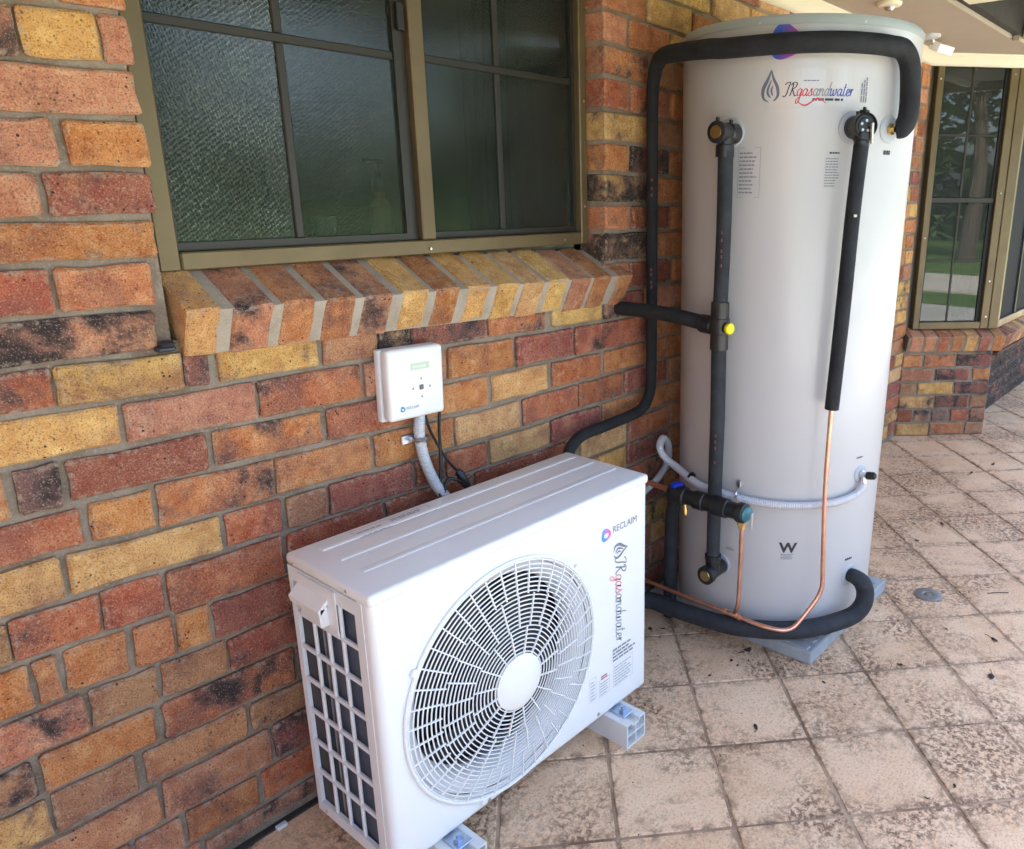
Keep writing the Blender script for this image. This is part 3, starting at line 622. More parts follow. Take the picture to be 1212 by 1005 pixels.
tag(cb.build("curtain", mat("indigo_curtain", (.05, .055, .13), .9), smooth=True), "indigo curtain at the right edge inside the bay window", "curtain")
br_ = MB()
for a, b in (((3.9, 2.4, 0), (7.5, 2.5, 2.4)), ((3.72, .115, .3), (3.76, 2.5, 2.4)), ((7.5, -.3, 0), (7.6, 2.5, 2.4)), ((3.76, .3, .3), (7.5, 2.4, .35)), ((3.85, -.2, 2.33), (7.5, 2.4, 2.36))): br_.box(a, b)
tag(br_.build("bay_room", mat("bay_room_plaster", (.22, .22, .21), .8)), kind="structure")

# ---------------------------------------------------------------- eave soffit, cornice, patio roof
sf = MB().box((-2.6, -.445, 2.172), (3.55, .11, 2.19)).box((3.55, -1.2, 2.172), (8.5, .11, 2.189)).build("ceiling", CREAM); tag(sf, kind="structure")
co = MB()
prof = [(0, 0), (0, -.058), (-.010, -.058), (-.022, -.045), (-.040, -.020), (-.058, -.010), (-.058, 0)]
P1, P2, P3 = Vector((-2.5, -.002)), Vector((3.725, -.002)), Vector((FO.x, FO.y))
def sweep(mb, pts, prof, z):
    """profile (offset out of the wall, dz) carried along a polyline with mitred corners"""
    rows = []
    for i, p in enumerate(pts):
        n = []
        for a, b in ((pts[i-1], p) if i > 0 else (None, None), (p, pts[i+1]) if i < len(pts)-1 else (None, None)):
            if a is not None: d = (b-a).normalized(); n.append(Vector((d.y, -d.x)))
        m = n[0] if len(n) == 1 else (n[0]+n[1])/(1+n[0].dot(n[1]))
        rows.append([(p.x+m.x*-o_, p.y+m.y*-o_, z+dz) for o_, dz in prof])
    n = len(prof); vs = [v for r in rows for v in r]; fs = []
    for i in range(len(rows)-1):
        for k in range(n): fs.append((i*n+k, i*n+(k+1) % n, (i+1)*n+(k+1) % n, (i+1)*n+k))
    fs += [tuple(range(n)), tuple(range((len(rows)-1)*n, len(rows)*n))]
    mb.faces(vs, fs)
sweep(co, [P1, P2, P3, P3+Vector((3, 0))], prof, 2.1715)
tag(co.build("cornice", CREAM2, smooth=True, angle=50), "cream cove cornice where the brick wall meets the eave soffit", "cornice")
tr_ = MB().box((-2.6, -.456, 2.166), (3.545, -.4455, 2.20)).box((3.5, -.49, 2.158), (6, -.463, 2.185)); tag(tr_.build("soffit_trim", CREAM), "cream trim strip along the outer edge of the eave soffit", "trim")
fa = MB().box((-2.6, -.50, 2.182), (8, -.463, 2.33)).build("fascia_board", DARKROOF); tag(fa, "dark fascia board behind the soffit trim", "fascia")
pr_ = empty("patio_roof", (2, -1.5, 2.33), "dark patio roof with cream rafters over the tiled floor", "roof")
MB().box((-3.2, -1.45, 2.33), (9, -.46, 2.36)).build("roof_sheet", DARKROOF, pr_)
for x in (-1.65, -.7, .25, 1.2, 2.15+.40, 3.50, 4.45, 5.4):
    MB().box((x, -1.40, 2.165), (x+.09, -.505, 2.3295), .004, 1).build("rafter", CREAM2, pr_)
MB().box((-3.2, -1.45, 2.14), (9, -1.405, 2.3295)).build("beam", CREAM2, pr_)
hr = MB().faces([(-3.5, -.52, 2.40), (9.5, -.52, 2.40), (9.5, 7, 4.6), (-3.5, 7, 4.6), (-3.5, -.52, 2.37), (9.5, -.52, 2.37), (9.5, 7, 4.5), (-3.5, 7, 4.5)], [(0, 1, 2, 3), (7, 6, 5, 4), (0, 4, 5, 1), (1, 5, 6, 2), (2, 6, 7, 3), (3, 7, 4, 0)])
tag(hr.build("house_roof", mat("roof_tile_brown", (.12, .07, .05), .8)), "brown house roof above the eave, out of frame", "roof")
hw = MB().box((-3.6, -3.0, 0), (-3.5, .1, 2.33)); tag(hw.build("light_blocker_wall", mat("house_brick_far", (.33, .16, .08), .9)), "unseen brick-coloured wall added on the left to cut side light", "wall")  # invented wall out of frame, put there to dim light from the left
hb = MB().box((-2.5, 2.6, 0), (9, 6.5, 3.0)).box((-2.55, .11, 0), (-2.45, 6.5, 2.9)).build("house_body", mat("house_brick_far", (.33, .16, .08), .9)); tag(hb, "back part of the brick house, out of frame", "building")
lf = empty("ceiling_light", (3.25, -.185, 2.172), "small white twin floodlight on the soffit beside the tank top", "light fitting")
MB().lathe([(.052, 0), (.05, .012), (.02, .02)], (3.19, -.165, 2.1715), (0, 0, -1), 20).build("base", CONDUIT, lf, True)
MB().lathe([(.012, 0), (.012, .05)], (3.21, -.17, 2.155), (.5, -.1, -.5), 10).build("arm", STEEL, lf, True)
MB().box((-.075, -.028, -.02), (.075, .028, .02), .006, M=Matrix.Translation((3.29, -.195, 2.125)) @ Matrix.Rotation(R_(-8), 4, 'Z') @ Matrix.Rotation(R_(25), 4, 'X')).build("lamp_head", mat("white_lamp", (.85, .88, .86), .3), lf, True)
lf2 = empty("ceiling_vent", (2.45, -.27, 2.172), "small round white fitting on the soffit at the top edge above the tank", "vent")
MB().lathe([(.05, 0), (.045, .012), (.03, .016)], (2.45, -.255, 2.1715), (0, 0, -1), 20).build("ring", CREAM2, lf2, True)
MB().lathe([(.022, 0), (.014, .012)], (2.45, -.255, 2.155), (0, 0, -1), 14).build("grille", STEEL, lf2, True)

# ---------------------------------------------------------------- lettering helpers (flat print as thin geometry)
def text_data(txt, size, shear=0, xs=1, offset=0):
    c = bpy.data.curves.new("t", 'FONT'); c.body = txt; c.size = size; c.shear = shear; c.fill_mode = 'FRONT'; c.resolution_u = 3; c.offset = offset
    o = bpy.data.objects.new("t", c); COL.objects.link(o)
    bpy.context.view_layer.update(); dg = bpy.context.evaluated_depsgraph_get()
    me = bpy.data.meshes.new_from_object(o.evaluated_get(dg))
    vs = [(v.co.x*xs, v.co.y) for v in me.vertices]; fs = [tuple(p.vertices) for p in me.polygons]
    bpy.data.objects.remove(o); bpy.data.curves.remove(c); bpy.data.meshes.remove(me)
    return vs, fs
def width(vs): return max(v[0] for v in vs) if vs else 0
def flat(mb, vs, fs, fn): mb.faces([fn(x, y) for x, y in vs], fs)
def stripes(x, y, w, h, n, r, gap=.5, cells=(2, 5)):
    """rows of small dashes for print too small to read"""
    vs, fs = [], []; p = h/n
    for k in range(n):
        yy = y+h-p*(k+1); a = x; e = x+w*r.uniform(.72, 1)
        while a < e-w*.03:
            b = min(e, a+w*r.uniform(.10, .26)); i = len(vs)
            vs += [(a, yy), (b, yy), (b, yy+p*gap), (a, yy+p*gap)]; fs.append((i, i+1, i+2, i+3)); a = b+w*.03
    return vs, fs
def outline(x, y, w, h, t):
    vs, fs = [], []
    for a, b, c, d in ((x, y, x+w, y+t), (x, y+h-t, x+w, y+h), (x, y+t, x+t, y+h-t), (x+w-t, y+t, x+w, y+h-t)):
        i = len(vs); vs += [(a, b), (c, b), (c, d), (a, d)]; fs.append((i, i+1, i+2, i+3))
    return vs, fs
def ring_logo(cx, cy, R):
    """rounded, slightly three-cornered ring with an open notch"""
    vs, fs = [], []; n = 36
    for k in range(n+1):
        a = 2*math.pi*k/n; rr1 = R*(1+.10*math.cos(3*a+.5)); rr2 = R*.46*(1+.18*math.cos(2*a))
        vs += [(cx+rr1*math.cos(a), cy+rr1*math.sin(a)), (cx+rr2*math.cos(a)+.05*R, cy+rr2*math.sin(a)-.1*R)]
    for k in range(n): fs.append((2*k, 2*k+2, 2*k+3, 2*k+1))
    return vs, fs
def flame_logo(cx, cy, h):
    """drop outline of two nested curved strokes"""
    vs, fs = [], []
    def stroke(pts, wds):
        i0 = len(vs)
        for k, (x, y) in enumerate(pts):
            a = pts[max(k-1, 0)]; b = pts[min(k+1, len(pts)-1)]; d = Vector((b[0]-a[0], b[1]-a[1])).normalized(); n = Vector((-d.y, d.x))*wds[k]*h
            vs.append((cx+h*x+n.x, cy+h*y+n.y)); vs.append((cx+h*x-n.x, cy+h*y-n.y))
        for k in range(len(pts)-1): fs.append((i0+2*k, i0+2*k+1, i0+2*k+3, i0+2*k+2))
    def cr(pts, m=6):
        out = []
        for i in range(len(pts)-1):
            g = lambda k: Vector(pts[min(max(k, 0), len(pts)-1)])
            p0, p1, p2, p3 = g(i-1), g(i), g(i+1), g(i+2)
            for k in range(m):
                t = k/m; q = (2*p1+(p2-p0)*t+(2*p0-5*p1+4*p2-p3)*t*t+(-p0+3*p1-3*p2+p3)*t**3)*.5; out.append((q.x, q.y))
        out.append(pts[-1]); return out
    a = cr([(.02, 1), (-.10, .72), (-.27, .42), (-.26, .14), (-.05, .0)]); stroke(a, [.012+.055*math.sin(math.pi*min(1, k/len(a)*1.1)) for k in range(len(a))])
    a = cr([(.02, 1), (.10, .74), (.26, .46), (.29, .2), (.14, .03)]); stroke(a, [.012+.045*math.sin(math.pi*k/len(a)) for k in range(len(a))])
    a = cr([(.04, .70), (-.08, .46), (-.10, .28), (.02, .14)]); stroke(a, [.01+.035*math.sin(math.pi*k/len(a)) for k in range(len(a))])
    a = cr([(.10, .52), (.04, .36), (.10, .20)]); stroke(a, [.008+.028*math.sin(math.pi*k/len(a)) for k in range(len(a))])
    return vs, fs
CUR = {'J': (.85, [[(-.2, 1.6), (.2, 1.9), (.7, 1.9), (.55, 1.2), (.4, .3), (.1, -.1), (-.25, .05)]]),
 'R': (1.25, [[(.15, 0), (.35, 1.0), (.45, 1.75)], [(.05, 1.5), (.4, 1.9), (.95, 1.85), (1.0, 1.4), (.6, 1.05), (.4, 1.0), (.7, .5), (1.05, .0), (1.3, .15)]]),
 'g': (.95, [[(.8, .85), (.45, 1.0), (.1, .6), (.25, .05), (.6, .15), (.85, .9), (.75, .0), (.6, -.9), (.2, -1.05), (.15, -.6), (.6, -.2), (1.05, .2)]]),
 'a': (1.0, [[(.8, .8), (.45, 1.0), (.1, .55), (.3, .0), (.65, .25), (.85, .95), (.75, .3), (.9, .0), (1.1, .2)]]),
 's': (.8, [[(-.05, .1), (.3, .6), (.5, 1.05), (.6, .6), (.65, .2), (.4, -.02), (.1, .1)], [(.55, .05), (.9, .2)]]),
 'n': (.95, [[(.0, .7), (.15, 1.0), (.15, .0)], [(.15, .4), (.45, .95), (.7, .9), (.68, .3), (.8, .0), (1.0, .2)]]),
 'd': (1.0, [[(.75, .8), (.45, 1.0), (.1, .55), (.3, .0), (.6, .2), (.8, .9)], [(1.0, 1.95), (.8, .8), (.72, .2), (.9, .0), (1.1, .2)]]),
 'w': (1.25, [[(0, .8), (.12, 1.0), (.1, .3), (.3, .0), (.55, .3), (.6, .9), (.6, .3), (.8, .0), (1.1, .4), (1.05, .95), (1.3, .9)]]),
 't': (.6, [[(.35, 1.7), (.2, .6), (.2, .1), (.45, 0), (.65, .25)], [(-.02, 1.15), (.55, 1.2)]]),
 'e': (.72, [[(0, .35), (.5, .55), (.55, .95), (.25, .95), (.1, .4), (.35, .0), (.75, .25)]]),
 'r': (.65, [[(0, .5), (.15, 1.0), (.25, .8), (.15, .0)], [(.2, .55), (.4, .95), (.65, .9)]])}
def cadv(t): return sum(CUR[c][0]+.06 for c in t)
def cursive(txt, shear=.22):
    """handwritten-looking letters drawn as pen strokes of changing width; x-height 1"""
    vs, fs = [], []; ax = 0
    for ch in txt:
        for st in CUR[ch][1]:
            P = [Vector(p) for p in st]; Q = []
            for i in range(len(P)-1):
                g = lambda k: P[min(max(k, 0), len(P)-1)]
                p0, p1, p2, p3 = g(i-1), g(i), g(i+1), g(i+2)
                for k in range(5):
                    t = k/5; Q.append((2*p1+(p2-p0)*t+(2*p0-5*p1+4*p2-p3)*t*t+(-p0+3*p1-3*p2+p3)*t**3)*.5)
            Q.append(P[-1]); i0 = len(vs)
            for k, q in enumerate(Q):
                d = (Q[min(k+1, len(Q)-1)]-Q[max(k-1, 0)]).normalized(); w_ = .04+.06*abs(d.y); n = Vector((-d.y, d.x))*w_
                for s_ in (1, -1):
                    v = q+n*s_; vs.append((ax+v.x+shear*v.y, v.y))
            for k in range(len(Q)-1): fs.append((i0+2*k, i0+2*k+1, i0+2*k+3, i0+2*k+2))
        ax += CUR[ch][0]+.06
    return vs, fs
def grad_mat(name, c1, c2, axis, lo, hi):
    m = bpy.data.materials.new(name); m.use_nodes = True; nt = m.node_tree; b = nt.nodes["Principled BSDF"]; L = nt.links.new
    ge = N(nt, "ShaderNodeNewGeometry"); dp = N(nt, "ShaderNodeVectorMath", operation='DOT_PRODUCT'); dp.inputs[1].default_value = axis; L(ge.outputs["Position"], dp.inputs[0])
    mr = N(nt, "ShaderNodeMapRange"); mr.inputs[1].default_value = lo; mr.inputs[2].default_value = hi; L(dp.outputs["Value"], mr.inputs[0])
    mx = N(nt, "ShaderNodeMix", data_type='RGBA'); mx.inputs[6].default_value = (*c1, 1); mx.inputs[7].default_value = (*c2, 1); L(mr.outputs[0], mx.inputs[0]); L(mx.outputs[2], b.inputs["Base Color"]); b.inputs["Roughness"].default_value = .4
    return m
pr = random.Random(3)

# ---------------------------------------------------------------- heat pump outdoor unit
AX0, AX1, AY0, AY1, AZ0, AZ1 = -.130, .710, -.406, -.110, .074, .721
hp = empty("heat_pump_unit", (.29, -.26, 0), "white outdoor heat pump unit with a round fan guard against the brick wall", "heat pump")
FC, FR = (.200, .375), .279
def front_panel():
    mb = MB(); rad = .018; n = 96
    hx, hz = (AX1-AX0)/2, (AZ1-.012-AZ0)/2; cx, cz = (AX0+AX1)/2, (AZ0+AZ1-.012)/2
    angs = sorted({2*math.pi*k/n for k in range(n)})
    def rect_pt(a, ex):
        # ray from the fan centre to the rectangle grown by ex
        dx, dz = math.cos(a), math.sin(a); t = 1e9
        for lim, d, o_ in ((cx+hx-rad+ex, dx, FC[0]), (cx-hx+rad-ex, dx, FC[0]), (cz+hz-rad+ex, dz, FC[1]), (cz-hz+rad-ex, dz, FC[1])):
            if abs(d) > 1e-6:
                q = (lim-o_)/d
                if q > 0: t = min(t, q)
        return (FC[0]+dx*t, FC[1]+dz*t)
    for sx in (0, 1):
        for sz in (0, 1):
            px = cx+(hx-rad)*(1 if sx else -1); pz = cz+(hz-rad)*(1 if sz else -1); angs.append(math.atan2(pz-FC[1], px-FC[0]) % (2*math.pi))
    angs = sorted(angs); n = len(angs)
    loops = []
    loops.append([(FC[0]+(FR-.008)*math.cos(a), AY0+.010, FC[1]+(FR-.008)*math.sin(a)) for a in angs])
    loops.append([(FC[0]+FR*math.cos(a), AY0+.002, FC[1]+FR*math.sin(a)) for a in angs])
    loops.append([(FC[0]+(FR+.006)*math.cos(a), AY0, FC[1]+(FR+.006)*math.sin(a)) for a in angs])
    base = [rect_pt(a, 0) for a in angs]
    for k in range(6):
        t = k/5*math.pi/2; ex = rad*math.sin(t); y = AY0+rad*(1-math.cos(t)); L = []
        for x, z in base:
            nx = x+(ex if abs(x-(cx+hx-rad)) < 1e-6 else -ex if abs(x-(cx-hx+rad)) < 1e-6 else 0)
            nz = z+(ex if abs(z-(cz+hz-rad)) < 1e-6 else -ex if abs(z-(cz-hz+rad)) < 1e-6 else 0)
            L.append((nx, y, nz))
        loops.append(L)
    loops.append([(x, AY0+.045, z) for x, y, z in loops[-1]])
    vs = [v for l in loops for v in l]; fs = []
    for i in range(len(loops)-1):
        for k in range(n): fs.append((i*n+k, i*n+(k+1) % n, (i+1)*n+(k+1) % n, (i+1)*n+k))
    mb.faces(vs, fs); return mb
front_panel().build("front_panel", WHITE, hp, True, angle=50)
top = MB().box((AX0-.002, AY0-.002, AZ1-.026), (AX1+.002, AY1+.004, AZ1), .009, 3).build("top_panel", WHITE, hp, True, angle=50)
rib = MB()
for y in (-.155, -.225, -.305): rib.box((AX0+.05, y-.010, AZ1-.004), (AX1-.02, y+.010, AZ1+.0018), .0035, 3)
rib.build("rib", WHITE, top, True)
bk = MB().box((AX0+.002, AY1-.004, AZ0), (AX1-.002, AY1, AZ1-.026)).box((AX1-.006, AY0+.045, AZ0+.01), (AX1-.001, AY1-.004, AZ1-.026)).box((AX0+.004, AY0+.046, AZ0), (AX1-.006, AY1-.004, AZ0+.006)); bk.build("back_panel", WHITE_SIDE, hp)
# side face with its grid of openings
GY = [-.131, -.186, -.240, -.294, -.348]; GZ = [.112+.0795*k for k in range(8)]
sg = MB(); bx = .0045; xs0, xs1 = AX0-.001, AX0+.008
sg.box((xs0, AY0+.028, AZ0+.006), (xs1, GY[4]-bx, AZ1-.026)).box((xs0, GY[0]+bx, AZ0+.006), (xs1, AY1, AZ1-.026)).box((xs0, GY[4]-bx, AZ0+.006), (xs1, GY[0]+bx, GZ[0]-.004)).box((xs0, GY[4]-bx, GZ[7]-.004), (xs1, GY[0]+bx, AZ1-.026))
sg.build("side_panel", WHITE_SIDE, hp)
for q, y in enumerate(GY[1:4]): MB().box((xs0+.001, y-bx, GZ[0]-.004), (xs1-.001, y+bx, GZ[7]-.004), .002, 1).build("upright_bar", WHITE_SIDE, hp)
for q, z in enumerate(GZ[1:7]): MB().box((xs0+.0004, GY[4]-bx, z-bx), (xs1-.0004, GY[0]+bx, z+bx), .002, 1).build("cross_bar", WHITE_SIDE, hp)
hd = MB(); hd.faces([(AX0-.0015, -.150, .690), (AX0-.0015, -.290, .690), (AX0-.0015, -.290, .592), (AX0-.0015, -.150, .592), (AX0-.004, -.150, .692), (AX0-.004, -.290, .692), (AX0-.004, -.290, .59), (AX0-.004, -.150, .59)], [(0, 1, 2, 3), (4, 5, 6, 7), (0, 1, 5, 4), (1, 2, 6, 5), (2, 3, 7, 6), (3, 0, 4, 7)])
hp_plate = hd.build("handle_plate", WHITE_SIDE, hp)
hm = MB(); A_ = AX0-.004
hm.faces([(A_, -.150, .668), (A_, -.262, .668), (A_-.022, -.262, .648), (A_-.022, -.150, .648), (A_, -.150, .658), (A_, -.262, .658), (A_-.019, -.262, .634), (A_-.019, -.150, .634)],
    [(0, 1, 2, 3), (4, 5, 6, 7), (0, 1, 5, 4), (1, 2, 6, 5), (2, 3, 7, 6), (3, 0, 4, 7)]); hm.box((A_-.018, -.262, .610), (A_, -.257, .652), .002, 1)
hm.build("handle", WHITE, hp)
# coil behind the openings
cm = bpy.data.materials.new("coil_fin_stack"); cm.use_nodes = True; nt = cm.node_tree; b = nt.nodes["Principled BSDF"]; tc = N(nt, "ShaderNodeTexCoord"); wv = N(nt, "ShaderNodeTexWave"); wv.bands_direction = 'Z'; wv.inputs["Scale"].default_value = 120
nt.links.new(tc.outputs["Object"], wv.inputs["Vector"]); mx = N(nt, "ShaderNodeMix", data_type='RGBA'); mx.inputs[6].default_value = (.045, .058, .082, 1); mx.inputs[7].default_value = (.12, .15, .20, 1); nt.links.new(wv.outputs[0], mx.inputs[0]); nt.links.new(mx.outputs[2], b.inputs["Base Color"]); b.inputs["Metallic"].default_value = .4; b.inputs["Roughness"].default_value = .45
MB().box((AX0+.012, -.356, AZ0+.01), (AX0+.022, -.205, AZ1-.03)).build("coil", cm, hp)
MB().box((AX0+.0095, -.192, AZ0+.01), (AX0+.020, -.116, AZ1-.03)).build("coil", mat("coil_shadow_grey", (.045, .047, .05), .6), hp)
MB().box((AX0+.014, -.203, AZ0+.01), (AX0+.024, -.194, AZ1-.03)).build("coil_end_plate", mat("grey_sheet", (.34, .34, .33), .5, metal=.3), hp)
# fan housing, blades and motor behind the guard
MB().lathe([(FR-.009, 0), (.250, .010), (.238, .022), (.232, .045), (.232, .06)], (FC[0], AY0+.012, FC[1]), (0, 1, 0), 64, False).build("fan_shroud", WHITE_SIDE, hp, True)
MB().box((AX0+.08, AY0+.16, AZ0+.02), (AX1-.02, AY0+.166, AZ1-.03)).build("inner_back", mat("dark_interior", (.02, .021, .024), .7), hp)
fan = MB().lathe([(.065, 0), (.06, .05), (.055, .06)], (FC[0], AY0+.055, FC[1]), (0, 1, 0), 28).build("fan_hub", FAN, hp, True)
for k in range(3):
    fb = MB(); a0 = k*2*math.pi/3+.5; nr, na = 7, 9; vs = []
    for i in range(nr):
        r = .055+(.242-.055)*i/(nr-1)
        for j in range(na):
            t = j/(na-1); a = a0+(t-.5)*(1.05+.5*i/(nr-1))-.35*i/(nr-1)
            vs.append((FC[0]+r*math.cos(a), AY0+.065+.05*t+.008*math.sin(t*3), FC[1]+r*math.sin(a)))
    fs = [(i*na+j, i*na+j+1, (i+1)*na+j+1, (i+1)*na+j) for i in range(nr-1) for j in range(na-1)]
    fb.faces(vs, fs); fb.build("fan_blade", FAN, hp, True)
# fan guard: rings and spokes
def gy(r): return AY0-.004-.026*(1-(r/FR)**2)
gd = MB()
def gp(r, a, dy=0): return (FC[0]+r*math.cos(a), gy(r)+dy, FC[1]+r*math.sin(a))
nrg = 22
for k in range(nrg):
    r = .070+(FR-.072)*k/(nrg-1)
    n = 72; w_, t_ = .0012, .0010; vs = []
    for i in range(n):
        a = 2*math.pi*i/n
        vs += [gp(r-w_, a, -t_), gp(r+w_, a, -t_), gp(r+w_, a, t_*.9), gp(r-w_, a, t_*.9)]
    gd.faces(vs, [(4*i+j, 4*i+(j+1) % 4, 4*((i+1) % n)+(j+1) % 4, 4*((i+1) % n)+j) for i in range(n) for j in range(4)])
def spoke(a, r0, r1, w_=.0014):
    st = 6; vs = []
    for i in range(st+1):
        r = r0+(r1-r0)*i/st; c, s_ = -math.sin(a)*w_, math.cos(a)*w_; p = gp(r, a, -.0030)
        vs += [(p[0]-c, p[1], p[2]-s_), (p[0]+c, p[1], p[2]+s_), (p[0]+c, p[1]+.004, p[2]+s_), (p[0]-c, p[1]+.004, p[2]-s_)]
    fs = [(4*i+j, 4*i+(j+1) % 4, 4*i+4+(j+1) % 4, 4*i+4+j) for i in range(st) for j in range(4)]+[(0, 1, 2, 3), (4*st+3, 4*st+2, 4*st+1, 4*st)]
    gd.faces(vs, fs)
for n_, r0, r1, off in ((16, .062, .131, .3), (26, .131, .204, .1), (40, .204, FR+.003, .45)):
    for k in range(n_): spoke(2*math.pi*(k+off)/n_, r0, r1)
gd.build("fan_guard", WHITE, hp)
MB().tube([gp(FR+.004, 2*math.pi*i/64) for i in range(64)], .0042, 8, 1, closed=True).build("guard_rim", WHITE, hp, True)
MB().lathe([(.066, 0), (.066, .004), (.062, .007), (.03, .0095), (0, .010)], (FC[0], gy(.05)+.002, FC[1]), (0, -1, 0), 40).build("guard_cap", WHITE, hp, True)
for a in (40, 150, 250, 320): MB().box((-.008, -.006, -.006), (.008, .004, .012), .003, M=Matrix.Translation(gp(FR+.006, R_(a))) @ Matrix.Rotation(R_(90-a), 4, 'Y')).build("guard_clip", WHITE, hp, True)
for x, y, z, ax in ((AX0, -.134, .702, (-1, 0, 0)), (AX0, -.331, .708, (-1, 0, 0)), (AX0, -.145, .09, (-1, 0, 0)), (.12, AY0, .09, (0, -1, 0)), (.5, AY0, .098, (0, -1, 0))):
    MB().lathe([(.005, 0), (.004, .0025), (.001, .003)], (x, y, z), ax, 10).build("screw", STEEL, hp, True)
# print on the front: logo, name, dealer sticker, rating labels
fx = lambda x, y: (x, AY0-.0012, y)
vs, fs = ring_logo(.537, .606, .0175); m = MB(); flat(m, vs, fs, fx); m.build("logo", grad_mat("logo_gradient_front", (.02, .38, .72), (.85, .12, .42), (1, 0, .25), .537+.1515-.013, .537+.1515+.016), hp)
vs, fs = text_data("RECLAIM", .0265, 0, 1.0); k = .098/width(vs); m = MB(); flat(m, [(x*k, y) for x, y in vs], fs, lambda x, y: fx(.562+x, .602+y)); m.build("lettering", INKG, hp)
# vertical dealer sticker, read from bottom to top turned a quarter
m = MB(); vs, fs = flame_logo(0, 0, .062); flat(m, vs, fs, lambda x, y: fx(.566+y*.9, .545-x)); m.build("flame_mark", INKG, hp)
kx = .245/cadv("JRgasandwater"); adv = 0
for t, mt in (("JR", INKG), ("gas", INKP), ("and", INKL), ("water", INKL)):
    vs, fs = cursive(t); m = MB(); flat(m, [(x*kx+adv, y*.022) for x, y in vs], fs, lambda x, y: fx(.574+y, .522-x)); m.build("lettering", mt, hp); adv += cadv(t)*kx
st_, sf_ = stripes(0, 0, .10, .042, 4, pr); m = MB(); flat(m, st_, sf_, lambda x, y: fx(.560+x*.95, .205+y+.02)); m.build("small_print", INKG, hp)
for x, z, w_, h_, n in ((.470, .155, .018, .060, 6), (.508, .150, .034, .042, 5), (.566, .150, .075, .062, 7)):
    st_, sf_ = stripes(x, z, w_, h_, n, pr, .35); o1, o2 = outline(x-.004, z-.004, w_+.008, h_+.008, .0008); m = MB(); flat(m, st_, sf_, fx); flat(m, o1, o2, fx); m.build("rating_label", mat("ink_pale", (.42, .43, .45), .6), hp)
m = MB(); flat(m, *stripes(.512, .196, .026, .012, 2, pr, .6), fx); m.build("warning_mark", INKR, hp)
tx_ = lambda x, y: (x, y, AZ1+.0010)
m = MB(); flat(m, *stripes(.012, -.166, .08, .030, 4, pr, .4), tx_); flat(m, *stripes(.10, -.150, .10, .020, 3, pr, .4), tx_); flat(m, *outline(.006, -.171, .20, .046, .0008), tx_); m.build("caution_label", mat("ink_pale2", (.22, .22, .24), .6), top)

# the plastic blocks it stands on
def block(x, label):
    e = empty("mounting_block", (x, -.27, 0), label, "mounting block", "white blocks under the heat pump")
    w_ = .078; y0, y1 = -.478, -.07
    m = MB()
    for a, b in (((x, y0, 0), (x+.004, y1, .072)), ((x+w_-.004, y0, 0), (x+w_, y1, .072)), ((x+.004, y0, 0), (x+w_-.004, y1, .004)), ((x+.004, y0, .034), (x+w_-.004, y1, .038)), ((x+w_/2-.002, y0+.0005, .004), (x+w_/2+.002, y1, .0335)), ((x+w_/2-.002, y0+.0005, .0385), (x+w_/2+.002, y1, .0605)),
                 ((x+.004, y0, .068), (x+.026, y1, .072)), ((x+w_-.026, y0, .068), (x+w_-.004, y1, .072)), ((x+.026, y0, .058), (x+w_-.026, y1, .062)), ((x+.022, y0, .062), (x+.026, y1, .0679)), ((x+w_-.026, y0, .062), (x+w_-.022, y1, .0679))): m.box(a, b)
    m.build("channel", PVC, e)
    MB().box((x+.02, -.452, .0725), (x+.062, -.400, .0765), .001, 1).build("washer_plate", GALV, e)
    MB().lathe([(.0115, 0), (.0115, .009), (.006, .0095), (.006, .016)], (x+.040, -.430, .0765), (0, 0, 1), 6).build("bolt", GALV, e)
block(.5335, "white plastic mounting block with a bolt under the right end of the heat pump")
block(-.03, "white plastic mounting block under the left end of the heat pump")

# ---------------------------------------------------------------- controller on the wall
ct = empty("controller", (.27, 0, 1.0), "white wall controller with a green display below the brick sill", "controller")
CM = Matrix.Translation((.262, 0, 1.0)) @ Matrix.Rotation(R_(1.5), 4, 'Y')
MB().box((-.083, -.020, -.090), (.078, -.001, .084), .004, 2, CM).build("back_case", WHITE_SIDE, ct, True)
MB().box((-.080, -.052, -.086), (.078, -.0205, .086), .010, 3, CM).build("front_case", WHITE, ct, True)
cf = lambda x, y: CM @ Vector((x, -.0529, y))
m = MB(); m.faces([cf(-.018, .032), cf(.036, .032), cf(.036, .049), cf(-.018, .049)], [(0, 1, 2, 3)]); scr = m.build("display", mat("lcd_green", (.50, .62, .46), .25), ct)
m = MB(); flat(m, *stripes(-.012, .037, .038, .007, 1, pr, .8), lambda x, y: CM @ Vector((x, -.0533, y))); m.build("display_text", mat("lcd_pale", (.58, .69, .55), .3), scr)
MB().box((.004, -.0540, -.018), (.016, -.0515, -.006), .0015, 1, CM).build("button", mat("button_grey", (.12, .13, .15), .4), ct)
for x, y in ((.010, .010), (.010, -.034), (-.014, -.012), (.034, -.012)):
    m = MB(); flat(m, [(x-.003, y-.003), (x+.003, y-.003), (x+.0, y+.004)], [(0, 1, 2)], cf); m.build("arrow_mark", INKG, ct)
vs, fs = ring_logo(-.046, -.058, .0065); m = MB(); flat(m, vs, fs, cf); m.build("logo", mat("logo_teal", (.03, .25, .42), .4), ct)
vs, fs = text_data("RECLAIM", .009); m = MB(); flat(m, [(x-.036, y-.060) for x, y in vs], fs, cf); m.build("lettering", INKG, ct)

